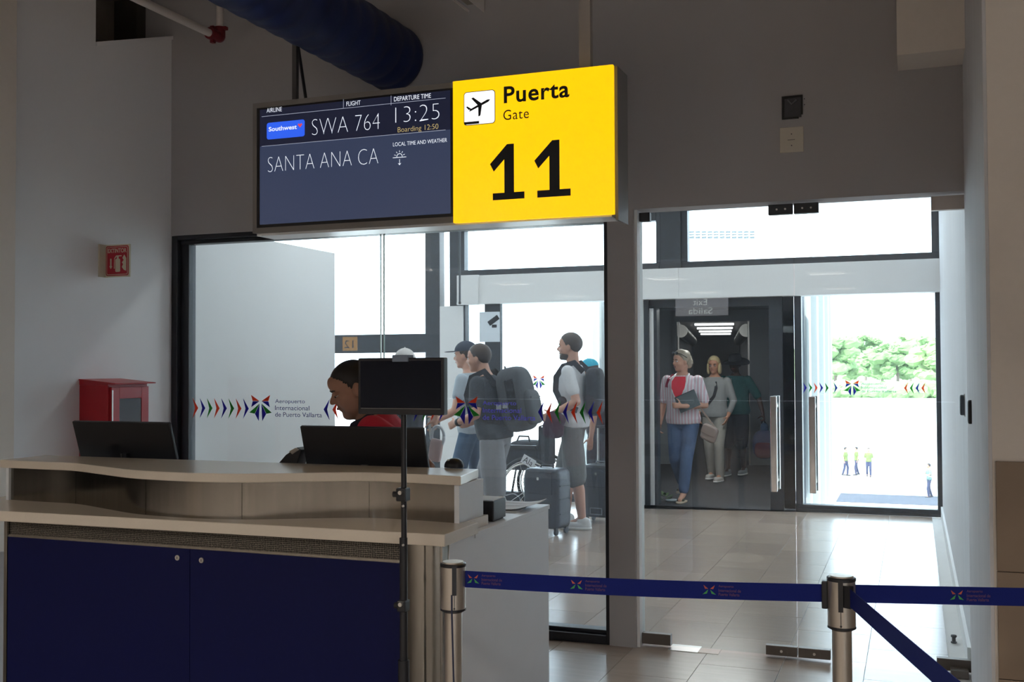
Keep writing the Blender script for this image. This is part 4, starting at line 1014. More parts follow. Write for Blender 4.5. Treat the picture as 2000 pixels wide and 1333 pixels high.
    def hand(s, mb, wrist, d, n, side, curl=.5, spread=1.0):
        """palm and five fingers; d = hand direction, n = palm normal, side = direction of the thumb"""
        d, n = Vector(d).normalized(), Vector(n).normalized(); t = Vector(side); t = (t-d*t.dot(d)-n*t.dot(n)).normalized(); k = s.k
        for q, ln in ((.026, .082), (.009, .088), (-.009, .084), (-.026, .076)):
            mb.cone(wrist+t*(q*.5*k), wrist+d*(ln*k)+t*(q*k), .0155*k, .0125*k, 10)
        for q, ln, cc in ((.028, .072, .9), (.0095, .080, 1.0), (-.0095, .074, 1.05), (-.028, .058, 1.15)):
            p = wrist+d*(.082*k)+t*(q*k); a = curl*cc*.6; dd = d
            for j, (fr_, r0, r1) in enumerate(((.45, .0105, .0095), (.32, .0095, .0085), (.23, .0085, .007))):
                ang = a*(j+1); dd = d*math.cos(ang)+n*math.sin(ang); e = p+dd*(ln*fr_*k); mb.cone(p, e, r0*k, r1*k, 8); mb.sph(e, r1*k, 8, 6); p = e
        p = wrist+d*(.022*k)+t*(.022*k)+n*(.006*k)
        for fr_, r0, r1, out in ((.040, .0145, .0115, .85), (.032, .0115, .010, .55), (.024, .010, .008, .30)):
            dd = (d*(1-out*.55)+t*out+n*(curl*.5)).normalized(); e = p+dd*(fr_*k); mb.cone(p, e, r0*k, r1*k, 8); mb.sph(e, r1*k, 8, 6); p = e

def build_mesh(name, mb, m, root, voxel, sm=3):
    vs, fs = remesh(mb, voxel, sm); return link_mesh(name, vs, fs, m, root, smooth=True)

def person(pos, yaw, label, H=1.75, wide=1.0, lean=0.0, belly=0.0, head=(0, 0), skin='fair', hair=('short', 'brown'), arms=None, legs=None,
           shirt=None, sleeve=.55, shirt_hem=.90, pants=None, pants_len='long', shoes=None, voxel=.010, cap=None, hands=None, group=None, face=True, lid=None, shirt_grow=.014, loose=.022, hk=1.0, full=False):
    """arms: {'L':(elbow,wrist),'R':...} local upper-body coords; legs: {'L':(knee,ankle)}"""
    b = Body(pos, yaw, H, wide, lean, belly, head[0], head[1], hk, full); k = b.k
    root = empty('person', pos, label, 'person', group)
    arms = arms or {}; legs = legs or {}
    A = {}; Lg = {}
    for sd, q in (('L', 1), ('R', -1)):
        el, wr = arms.get(sd, ((-.03, q*.25, 1.12), (.03, q*.27, .88)))
        A[sd] = (b.T(0, q*.178*(.5+.5*wide), 1.405), b.T(*el), b.T(*wr))
        kn, an = legs.get(sd, ((.02, q*.10, .50), (-.01, q*.11, .085)))
        Lg[sd] = (b.P(0, q*.088*wide, .90), b.P(*kn), b.P(*an))
    body = MB(); b.torso(body); b.neck(body); b.head(body)
    for sd, q in (('L', 1), ('R', -1)):
        s0, e, w = A[sd]; b.limb(body, [s0, (s0+e)/2, e, e+(w-e)*.35, w], [.050*wide, .046*wide, .038, .038, .026])
        hd = (hands or {}).get(sd, {}); d = hd.get('d'); d = (b.F*d[0]+b.L*d[1]+b.Z*d[2]) if d else (w-e)
        n = hd.get('n', (0, -q, 0)); n = b.F*n[0]+b.L*n[1]+b.Z*n[2]; th = hd.get('t', (1, 0, 0)); th = b.F*th[0]+b.L*th[1]+b.Z*th[2]
        b.hand(body, w, d, n, th, hd.get('curl', .5))
        h, kn, an = Lg[sd]; b.limb(body, [h, kn, kn+(an-kn)*.35+b.F*(-.015*k), an], [.080*wide, .054, .056, .036])
        b.limb(body, [an, an+b.F*(.12*k)-b.Z*(.045*k)], [.036, .026])
    build_mesh('body', body, SK[skin], root, voxel)
    if face: b.face_parts(root, lid)
    if hair: b.hair(root, HAIRM[hair[1]], hair[0])
    if cap: b.cap(root, *cap)
    if shirt:
        mb = MB(); b.torso(mb, shirt_grow, shirt_hem, 1.466, flare=.05)
        for sd in 'LR':
            s0, e, w = A[sd]; up = min(sleeve, 1.0); c = s0+(e-s0)*up
            b.limb(mb, [s0, c], [.060*wide, (.058 if sleeve <= 1 else .050)*wide])
            if sleeve > 1: b.limb(mb, [e, e+(w-e)*(sleeve-1)], [.048, .038])
        build_mesh('shirt', mb, shirt, root, max(voxel, .010), 3)
    if pants:
        mb = MB(); b.torso(mb, .012, .84, 1.0)
        for sd in 'LR':
            h, kn, an = Lg[sd]
            if pants_len == 'short':
                e = kn+(an-kn)*.06; b.limb(mb, [h, h+(e-h)*.5, e], [.092*wide, .088*wide+loose*.5, .072+loose])
            else:
                e = an+(kn-an)*(.0 if pants_len == 'long' else .16); b.limb(mb, [h, kn, kn+(an-kn)*.4, e], [.090*wide, .066+loose*.4, .062+loose*.4, .048+loose*.6])
        build_mesh('trousers' if pants_len != 'short' else 'shorts', mb, pants, root, max(voxel, .011), 3)
    if shoes:
        for sd in 'LR':
            h, kn, an = Lg[sd]; z = an.z - .085*k
            base = Vector((an.x, an.y, max(z, 0 if pos[2] >= 0 else pos[2])))
            mb = MB(); mb.ell(base+b.F*(.062*k)+b.Z*(.034*k), b.F*(.148*k), b.L*(.050*k), b.Z*(.036*k), .6, .75, 20, 10)
            mb.ell(base+b.F*(-.01*k)+b.Z*(.062*k), b.F*(.068*k), b.L*(.044*k), b.Z*(.050*k), .8, .8, 16, 10)
            o = build_mesh('shoe', mb, shoes[0], root, .008, 2)
            MB().ell(base+b.F*(.062*k)+b.Z*(.012*k), b.F*(.152*k), b.L*(.053*k), b.Z*(.013*k), .3, .75, 22, 8).build('sole', shoes[1], o, smooth=True)
    return root, b, A, Lg
def strap(pts, w, t, m, name, parent, nrm):
    """flat ribbon through points; nrm = outward direction"""
    pts = [Vector(p) for p in pts]; vs = []; fs = []; n = Vector(nrm)
    for i, p in enumerate(pts):
        d = (pts[min(i+1, len(pts)-1)]-pts[max(i-1, 0)]).normalized(); s = d.cross(n).normalized(); nn = s.cross(d).normalized()
        for a, c in ((-1, -1), (1, -1), (1, 1), (-1, 1)): vs.append(p+s*(a*w/2)+nn*(c*t/2))
    for i in range(len(pts)-1):
        for k in range(4): fs.append((i*4+k, i*4+(k+1) % 4, (i+1)*4+(k+1) % 4, (i+1)*4+k))
    m_ = (len(pts)-1)*4; fs += [(3, 2, 1, 0), (m_, m_+1, m_+2, m_+3)]
    return link_mesh(name, vs, fs, m, parent, smooth='auto')
def on_floor(px, Y): p = at(px, 800, y=Y); return (p.x, Y, 0)

sole_w = mat('white_sole', (.75, .75, .74), .6); sole_d = mat('dark_sole', (.03, .03, .03), .7)

# -- gate agent behind the counter, looking down to the left
AY = 4.30
ap = at(690, 800, y=AY)
agent, ab, aA, aL = person((ap.x+.290, AY+.08, 0), R(203), 'gate agent in red top and dark neck scarf leaning down behind the monitors', H=1.615, wide=1.30, lean=.45, hk=1.06, full=True,
    head=(R(15), R(-22)), skin='brown', hair=('sleek', 'black'), voxel=.0065, lid=SK['brown'],
    arms={'L': ((-.16, .27, 1.14), (-.02, .22, .93)), 'R': ((-.06, -.27, 1.16), (.16, -.24, 1.02))}, shirt=cloth('red', (.50, .014, .035)), sleeve=.7, pants=cloth('black', (.015, .015, .018)), shoes=(M['black'], sole_d))
nk = MB()
for i in range(24):
    t = 2*math.pi*i/24; nk.sph(ab.T(.012+.085*math.cos(t), .085*math.sin(t), 1.475+.012*math.sin(3*t)-.030*max(0, math.cos(t))), .026*ab.k, 10, 7)
nk.ell(ab.T(.105, .0, 1.40), ab.F*.03, ab.L*.06, ab.Z*.07)
vs, fs = remesh(nk, .007, 2); link_mesh('neck_scarf', vs, fs, cloth('navy_scarf', (.012, .012, .03), var=.6, scale=90), agent, smooth=True)
Hd, hf, hl, hu = ab.head_frame()
MB().sph(Hd(-.012, .086, -.042), .006).build('earring', M['paper'], agent, smooth=True)

# -- man in dark T-shirt with large grey backpack, walking left
G1 = cloth('charcoal', (.045, .05, .06)); SH1 = cloth('light_grey', (.26, .26, .28)); 
P1 = on_floor(968, 8.6)
p1, b1, A1, L1 = person(P1, R(180), 'person in dark T-shirt and grey shorts carrying a large grey backpack', H=1.74, wide=1.15, lean=.20, belly=.03, head=(0, R(-4)), skin='fair', hair=('short', 'brown'),
    arms={'L': ((.03, .27, 1.14), (.27, .17, 1.11)), 'R': ((.02, -.25, 1.12), (.25, -.16, 1.10))}, hands={'L': {'curl': 1.2, 't': (0, 0, 1)}, 'R': {'curl': 1.2, 't': (0, 0, 1)}},
    legs={'L': ((-.02, .10, .49), (-.14, .11, .10)), 'R': ((.16, -.10, .52), (.06, -.10, .10))}, shirt=G1, sleeve=.62, pants=SH1, pants_len='short', shoes=(cloth('grey_shoe', (.12, .12, .13)), sole_w), loose=.03)
w_ = MB(); w_.lathe((0, 0, 0), [(.034, -.014), (.036, 0), (.034, .014)], 16)
el, wr = A1['L'][1], A1['L'][2]; d = (wr-el).normalized(); q = Vector((0, 0, 1)).rotation_difference(d)
w_.v = [q @ v + wr-d*.03 for v in w_.v]; w_.build('watch', M['black'], p1)
def backpack(label, base, up, back, side, w, h, dpt, m, straps=None, pocket=True, name='backpack'):
    up, back, side = Vector(up).normalized(), Vector(back).normalized(), Vector(side).normalized(); c = Vector(base)+up*(h/2)+back*(dpt/2)
    t = empty(name, Vector(base), label, 'backpack')
    MB().ell(c, side*(w/2), back*(dpt/2), up*(h/2), .55, .6, 28, 18).build('pack_body', m, t, smooth=True)
    if pocket:
        pk = MB().ell(c+back*(dpt*.40)-up*(h*.16), side*(w*.40), back*(dpt*.22), up*(h*.27), .5, .5, 24, 12).build('front_pocket', m, t, smooth=True)
        MB().obox(c+back*(dpt*.615)-up*(h*.02), side*(w*.30), back*.003, up*.004).build('zip', M['black'], pk)
        MB().tube([c+up*(h*.44)+side*(.03)-back*(dpt*.2), c+up*(h*.53)-back*(dpt*.22), c+up*(h*.44)-side*(.03)-back*(dpt*.2)], .008, 8).build('grab_loop', M['black'], t)
    for q in (-1, 1):
        MB().obox(c+side*(q*w*.49)+back*(.02), side*.006, back*(dpt*.14), up*(h*.30)).build('side_strap', M['black_matte'], t, bevel=.004)
    for pts, n in (straps or []): strap(pts, .055, .010, M['black_matte'], 'shoulder_strap', t, n)
    return t
upv1 = (b1.T(0, 0, 1.4)-b1.T(0, 0, 1.0)).normalized(); bk1 = -(b1.F*math.cos(.2)-b1.Z*math.sin(.2))
bp1 = backpack('large grey backpack on the traveller in the dark T-shirt', b1.T(-.13, 0, .93), upv1, bk1, b1.L, .40, .56, .27, cloth('grey_pack', (.075, .08, .09)),
    straps=[([b1.T(-.14, q*.12, 1.36), b1.T(-.06, q*.13, 1.50), b1.T(.06, q*.14, 1.47), b1.T(.135, q*.14, 1.33), b1.T(.12, q*.17, 1.18), b1.T(-.02, q*.19, 1.08), b1.T(-.13, q*.16, 1.05)], b1.L*q) for q in (-1, 1)])
for dz_ in (.0, .03): MB().obox(b1.T(-.16-dz_*2, .205, 1.17), b1.F*.022, b1.L*.004, b1.Z*.022).build('buckle', mat('grey_buckle', (.35, .36, .38), .4), bp1)

# -- man with cap beyond him
P2 = on_floor(921, 9.25)
person(P2, R(182), 'person in navy cap and pale shirt half hidden behind the backpacker', H=1.76, skin='fair', hair=('short', 'brown'), head=(0, R(-3)), lean=.06, cap=(cloth('cap_navy', (.04, .05, .075)), cloth('cap_brim', (.035, .035, .05))),
    shirt=cloth('pale_blue', (.40, .46, .52)), pants=cloth('blue_jeans', (.05, .10, .18)), shoes=(M['black'], sole_w), arms={'L': ((.05, .25, 1.13), (.25, .18, 1.05))}, legs={'L': ((.12, .1, .50), (.0, .1, .09)), 'R': ((-.02, -.1, .5), (-.20, -.1, .12))})

# -- man in white T-shirt
W1 = cloth('white_tee', (.66, .66, .68)); SH2 = cloth('heather_shorts', (.13, .13, .12), var=.35, scale=70)
P3 = on_floor(1120, 9.74)
p3, b3, A3, L3 = person(P3, R(184), 'person in white T-shirt and dark grey shorts standing by the suitcase', H=1.845, wide=1.0, lean=.02, head=(0, 0), skin='fair', hair=('short', 'brown'),
    arms={'L': ((-.09, .24, 1.135), (.15, .20, 1.03)), 'R': ((.02, -.25, 1.13), (.18, -.2, .98))}, hands={'L': {'curl': 1.1, 't': (0, 0, 1)}, 'R': {'curl': 1.0}},
    legs={'L': ((-.03, .10, .49), (-.10, .11, .085)), 'R': ((.10, -.10, .50), (.10, -.11, .085))}, shirt=W1, sleeve=.66, shirt_hem=.90, pants=SH2, pants_len='short', shoes=(cloth('white_shoe', (.72, .72, .72)), sole_w), loose=.035)
Hd, hf, hl, hu = b3.head_frame()
mb = MB(); mb.ell(Hd(.034, 0, -.080), hf*.062, hl*.060, hu*.046); mb.ell(Hd(.068, 0, -.098), hf*.030, hl*.032, hu*.026)
vs, fs = remesh(mb, .007, 2); link_mesh('beard', vs, fs, HAIRM['brown'], p3, smooth=True)
bp3 = empty('backpack', b3.T(-.15, 0, 1.0), 'black backpack on the traveller in the white T-shirt', 'backpack')
MB().ell(b3.T(-.205, 0, 1.22), b3.L*.15, b3.F*.085, b3.Z*.23, .55, .6, 24, 16).build('pack_body', M['black_matte'], bp3, smooth=True)
strap([b3.T(-.13, .12, 1.40), b3.T(-.05, .125, 1.485), b3.T(.05, .13, 1.455), b3.T(.115, .14, 1.36), b3.T(.118, .165, 1.24), b3.T(.06, .185, 1.12), b3.T(-.08, .17, 1.06)], .055, .012, M['black_matte'], 'shoulder_strap', bp3, b3.L)
strap([b3.T(-.13, -.12, 1.40), b3.T(-.05, -.125, 1.485), b3.T(.05, -.13, 1.455), b3.T(.115, -.14, 1.36), b3.T(.118, -.165, 1.24), b3.T(-.08, -.17, 1.06)], .055, .012, M['black_matte'], 'shoulder_strap', bp3, -b3.L)
MB().ell(b3.T(.05, .205, 1.145), b3.F*.045, b3.L*.02, b3.Z*.045).build('strap_pouch', M['black_matte'], bp3, smooth=True)
jk = empty('jacket', b3.T(.14, .21, .85), 'dark maroon jacket hanging over the forearm of the white-shirted traveller', 'jacket')
mb = MB(); mb.ell(b3.T(.12, .225, .965), b3.F*.085, b3.L*.04, b3.Z*.10, .7, .7); mb.ell(b3.T(.13, .235, .90), b3.F*.105, b3.L*.035, b3.Z*.09, .6, .7); mb.ell(b3.T(.07, .225, .98), b3.F*.06, b3.L*.05, b3.Z*.06)
vs, fs = remesh(mb, .010, 3); link_mesh('folded_cloth', vs, fs, cloth('maroon', (.045, .012, .03), var=.3), jk, smooth=True)

# -- person with turquoise cap behind
P4 = on_floor(1168, 10.75)
p4, b4, A4, L4 = person(P4, R(184), 'person in black with turquoise backed cap behind the white-shirted traveller', H=1.60, wide=1.1, skin='tan', hair=('short', 'brown'), lean=.12, head=(R(-10), R(-12)), cap=(cloth('turquoise', (.03, .40, .55)), cloth('cap_black', (.03, .03, .035))),
    shirt=cloth('black_tee', (.02, .02, .025)), pants=cloth('black_short', (.015, .015, .02)), pants_len='short', shoes=(cloth('white_shoe2', (.6, .6, .6)), sole_w))
bp4 = backpack('black backpack with turquoise tab on the capped traveller', b4.T(-.13, 0, .90), (0, 0, 1), -b4.F, b4.L, .36, .52, .22, cloth('black_pack', (.018, .016, .022)))
MB().obox(b4.T(-.22, .13, 1.40), b4.F*.035, b4.L*.012, b4.Z*.045).build('tab', cloth('turquoise_tab', (.03, .40, .55)), bp4)

# -- person with white cap behind the display stand
P5 = on_floor(789, 7.4)
hp = at(850, 834, y=7.18)-Vector(P5); F5 = Vector((math.cos(R(95)), math.sin(R(95)), 0)); L5_ = Vector((-F5.y, F5.x, 0)); k5 = 1.66/1.75
h5 = (hp.dot(F5)/k5, hp.dot(L5_)/k5, hp.z/k5)
p5, b5, A5, L5 = person(P5, R(95), 'person in white cap and dark top standing beyond the glass behind the pole screen', H=1.66, skin='tan', hair=('short', 'grey'), head=(R(30), 0), cap=(cloth('cap_white', (.70, .66, .64)), cloth('cap_white_brim', (.7, .67, .66)), .9),
    shirt=cloth('black_top', (.02, .02, .024)), pants=cloth('dark_slate', (.06, .07, .09)), shoes=(M['black'], sole_d), arms={'R': ((h5[0]+.10, h5[1]+.02, h5[2]+.27), (h5[0]+.0, h5[1], h5[2]+.07))}, hands={'R': {'d': (0, 0, -1), 'n': (0, 1, 0), 't': (-1, 0, 0), 'curl': 1.4}})
pu = at(851, 880, y=7.15); pz = empty('key_pouch', (pu.x, 7.15, pu.z-.06), 'pale pink pouch with clear ring handle hanging beyond the glass', 'pouch')
MB().ell(pu, (.048, .0, -.010), (0, .022, 0), (.014, 0, .082), .35, .4, 24, 14).build('pouch_body', mat('pink_leather', (.55, .38, .36), .5), pz, smooth=True)
rc_ = at(855, 853, y=7.15); mb = MB(); mb.tube([rc_+Vector((.05*math.cos(2*math.pi*i/28), 0, .075*math.sin(2*math.pi*i/28))) for i in range(29)], .012, 10); mb.build('ring_handle', mat('clear_resin', (.62, .64, .68), .1), pz, smooth=True)
mb = MB()
for i in range(9):
    q = at(838+.5*i, 822+4.2*i, y=7.15); mb.ell(q, (.012, 0, .004), (0, .005, 0), (0, 0, .016))
mb.build('chain', M['chrome'], pz, smooth=True)

# -- woman in striped shirt and jeans
def stripes(n, c0, c1, sc):
    m = mat(n, c0, .85, var=.02); nt = m.node_tree; p = nt.nodes['Principled BSDF']; tc = nt.nodes.new('ShaderNodeTexCoord'); wv_ = nt.nodes.new('ShaderNodeTexWave'); wv_.bands_direction = 'X'; wv_.inputs['Scale'].default_value = sc; wv_.inputs['Distortion'].default_value = .6
    rp = nt.nodes.new('ShaderNodeValToRGB'); rp.color_ramp.elements[0].position = .4; rp.color_ramp.elements[0].color = (*c0, 1); rp.color_ramp.elements[1].position = .55; rp.color_ramp.elements[1].color = (*c1, 1)
    nt.links.new(tc.outputs['Object'], wv_.inputs[0]); nt.links.new(wv_.outputs[0], rp.inputs[0]); nt.links.new(rp.outputs[0], p.inputs['Base Color']); return m
JE = cloth('denim', (.075, .125, .24), var=.35, scale=9)
P6 = on_floor(1334, 12.05)
p6, b6, A6, L6 = person(P6, R(-97), 'person in striped shirt, red top and jeans walking out holding a tablet case', H=1.70, wide=1.10, lean=.03, belly=.02, head=(R(-38), R(-3)), skin='fair', hair=('messy', 'grey'),
    arms={'R': ((-.06, -.26, 1.13), (.04, -.27, .90)), 'L': ((.02, .28, 1.12), (.22, .06, 1.12))}, hands={'L': {'d': (.35, -.9, .1), 'n': (-1, 0, 0), 't': (0, 0, 1), 'curl': 1.0}, 'R': {'curl': 1.0, 't': (1, 0, 0)}},
    legs={'R': ((.04, -.085, .49), (-.22, -.08, .16)), 'L': ((.10, .07, .50), (.14, .04, .085))}, shirt=stripes('striped_shirt', (.68, .66, .70), (.62, .42, .47), 9.0), sleeve=.78, shirt_hem=.845 if False else .90, pants=JE, pants_len='crop', shoes=None, shirt_grow=.02)
mb = MB(); n = 12
rows = [(1.455, .060), (1.40, .085), (1.33, .080), (1.27, .062), (1.21, .035), (1.17, .006)]
rings_ = []
for z, hw in rows:
    bel = .0; fr0 = {1.455: .075, 1.40: .128, 1.33: .158, 1.27: .166, 1.21: .166, 1.17: .163}[z]
    rings_.append([b6.T(fr0+(.010 if j < 2 else -.02)-.5*((-1 if j in (0, 3) else 1)*hw)**2, (-1 if j in (0, 3) else 1)*hw, z) for j in range(4)])
mb.rings(rings_); mb.build('red_top', cloth('coral_red', (.70, .035, .06)), p6, smooth='auto')
mb = MB(); 
for q in (-1, 1):
    mb.tube([b6.T(-.02, q*.075, 1.478), b6.T(.055, q*.078, 1.455), b6.T(.130, q*.092, 1.38), b6.T(.160, q*.070, 1.29), b6.T(.172, q*.012, 1.165)], [.014, .015, .015, .014, .010], 8)
mb.build('shirt_collar', W1, p6, smooth=True)
Hd, hf, hl, hu = b6.head_frame()
for q in (-1, 1): MB().ell(Hd(.085, q*.034, .100), hf*.010, hl*.028, hu*.018).build('sunglasses_lens', M['black'], p6, smooth=True)
MB().tube([Hd(-.02, .088, .04), Hd(.05, .080, .085), Hd(.092, .03, .103), Hd(.092, -.03, .103), Hd(.05, -.080, .085), Hd(-.02, -.088, .04)], .004, 6).build('sunglasses_frame', M['black'], p6)
san = cloth('tan_sandal', (.50, .40, .30))
for sd in 'LR':
    an = L6[sd][2]; bs = an-b6.Z*(.082*b6.k); o = MB().ell(bs+b6.F*.055+b6.Z*.008, b6.F*.13, b6.L*.046, b6.Z*.012, .3, .75, 20, 8).build('sandal', san, p6, smooth=True)
    MB().ell(bs+b6.F*.085+b6.Z*.030, b6.F*.030, b6.L*.046, b6.Z*.022).build('sandal_strap', mat('dark_green_strap', (.05, .055, .03), .5), o, smooth=True)
rs = strap([b6.T(-.10, -.12, 1.38), b6.T(-.02, -.135, 1.47), b6.T(.07, -.14, 1.42), b6.T(.10, -.155, 1.33)], .045, .012, cloth('wine', (.22, .01, .04)), 'rucksack_strap', p6, b6.F)
tb_ = empty('tablet_case', b6.T(.17, .10, 1.02), 'grey tablet case held against the chest of the striped-shirt traveller', 'tablet case')
U = (b6.L*.92+b6.Z*.39).normalized(); V = (b6.Z*.92-b6.L*.39).normalized(); cc = b6.T(.175, .115, 1.175)
MB().obox(cc, U*.125, V*.095, b6.F*.007).build('case_cover', mat('grey_case', (.10, .125, .135), .5), tb_, bevel=.004)
MB().obox(cc+V*.090+b6.F*.008, U*.115, V*.003, b6.F*.002).build('case_zip', M['black'], tb_); MB().obox(cc+U*.02-V*.02+b6.F*.0075, U*.05, V*.03, b6.F*.001).build('case_pocket', mat('grey_pocket', (.12, .145, .155), .5), tb_)
hb = b6.T(.05, .33, .80); hz_ = empty('shoulder_bag', hb-b6.Z*.11, 'tan shoulder bag hanging at the side of the striped-shirt traveller', 'bag')
MB().ell(hb, b6.L*.085+b6.Z*(-.04), b6.F*.035, b6.Z*.085+b6.L*.03, .4, .45, 22, 14).build('bag_body', mat('taupe_leather', (.26, .19, .165), .45), hz_, smooth=True)
MB().ell(hb+b6.F*.022+b6.Z*.03, b6.L*.080+b6.Z*(-.035), b6.F*.018, b6.Z*.050+b6.L*.02, .4, .4, 22, 12).build('bag_flap', mat('taupe_flap', (.30, .22, .19), .4), hz_, smooth=True)
strap([hb+b6.Z*.07+b6.L*.06, b6.T(.08, .27, 1.05), b6.T(.12, .20, 1.17)], .018, .005, mat('tan_strap', (.42, .32, .27), .6), 'bag_strap', hz_, b6.F)

# -- woman in grey jacket, man in wide hat
P7 = on_floor(1396, 14.3)
p7, b7, A7, L7 = person(P7, R(-99), 'person in grey jacket and pale trousers walking in the jet bridge', H=1.65, wide=1.05, head=(R(6), R(-4)), skin='tan', hair=('bob', 'blond'), arms={'L': ((-.02, .27, 1.13), (.08, .22, .92)), 'R': ((0, -.25, 1.13), (.1, -.2, .93))},
    shirt=cloth('grey_jacket', (.24, .245, .25)), sleeve=1.7, shirt_hem=.90, shirt_grow=.022, pants=cloth('pale_trousers', (.30, .285, .26)), shoes=(cloth('cream_shoe', (.45, .43, .40)), sole_w), legs={'L': ((.10, .09, .5), (.06, .09, .085)), 'R': ((.0, -.09, .5), (-.12, -.09, .10))})
strap([b7.T(.11, .05, 1.40), b7.T(.142, .07, 1.31), b7.T(.142, .04, 1.20), b7.T(.135, -.06, 1.08)], .04, .008, M['black_matte'], 'cross_strap', p7, b7.F)
Hd, hf, hl, hu = b7.head_frame()
for q in (-1, 1): MB().tube([Hd(.10, q*.033, .003)+hl*(.017*math.cos(2*math.pi*i/14))+hu*(.013*math.sin(2*math.pi*i/14)) for i in range(15)], .0018, 5).build('spectacle_rim', M['black'], p7)
P8 = on_floor(1437, 15.1)
p8, b8, A8, L8 = person(P8, R(-99), 'person in wide black hat, teal shirt and black shorts carrying a bag', H=1.66, wide=1.10, belly=.03, skin='dark', hair=None, arms={'L': ((-.02, .34, 1.14), (.04, .42, .90)), 'R': ((.0, -.25, 1.13), (.10, -.2, .95))}, hands={'L': {'curl': 1.6}},
    shirt=cloth('teal', (.012, .085, .085), var=.35, scale=14), sleeve=.85, shirt_hem=.90, shirt_grow=.03, pants=cloth('black_shorts', (.012, .012, .018)), pants_len='short', shoes=(cloth('grey_trainer', (.22, .24, .26)), sole_w), legs={'L': ((.06, .10, .5), (-.02, .11, .10)), 'R': ((.08, -.09, .5), (.10, -.10, .085))})
Hd, hf, hl, hu = b8.head_frame(); HT = mat('black_felt', (.012, .012, .016), .8)
ho = MB().ell(Hd(-.005, 0, .085), hf*.112, hl*.092, hu*.085, .6, .9, 26, 14).build('hat_crown', HT, p8, smooth=True)
bm_ = MB(); n = 48; r_in, r_out = .090, .215; vs = []; fs = []
for i in range(n):
    t = 2*math.pi*i/n; wv2 = .018*math.cos(2*t)-.012-.055*math.cos(t)
    for r, dz_ in ((r_in, .055), (r_out*.7, .050+wv2*.5), (r_out, .048+wv2), (r_out, .040+wv2), (r_out*.7, .042+wv2*.5), (r_in, .046)):
        vs.append(Hd(-.005+r*.92*math.cos(t), r*math.sin(t), dz_))
for i in range(n):
    j = (i+1) % n
    for k in range(6): fs.append((i*6+k, j*6+k, j*6+(k+1) % 6, i*6+(k+1) % 6))
link_mesh('hat_brim', vs, fs, HT, ho, smooth='auto')
MB().tube([b8.T(.11, -.03, 1.43), b8.T(.16, .0, 1.33), b8.T(.165, .01, 1.27)], .003, 6).build('lanyard', M['chrome'], p8)
hw = A8['L'][2]; bb = hw+Vector((.02, -.02, -.46)); bg_ = empty('duffel_backpack', bb-Vector((0, 0, .15)), 'navy and maroon backpack carried low by the traveller in the wide hat', 'backpack')
mb = MB(); mb.ell(bb+Vector((0, 0, .05)), (.165, 0, 0), (0, .10, 0), (0, 0, .20), .75, .75, 28, 18); mb.build('bag_body', cloth('navy_bag', (.03, .035, .085)), bg_, smooth=True)
MB().ell(bb+Vector((.0, -.075, -.02)), (.125, 0, 0), (0, .04, 0), (0, 0, .11), .6, .6, 24, 14).build('front_pocket', cloth('maroon_bag', (.09, .025, .03)), bg_, smooth=True)
MB().ell(bb+Vector((0, 0, .27)), (.055, 0, 0), (0, .04, 0), (0, 0, .08), .8, .8).build('gathered_top', cloth('navy_top', (.02, .05, .10)), bg_, smooth=True)
MB().tube([bb+Vector((-.04, 0, .30)), hw+Vector((-.01, -.01, -.075)), hw+Vector((.01, -.01, -.075)), bb+Vector((.04, 0, .30))], .010, 8).build('grab_handle', M['black_matte'], bg_)

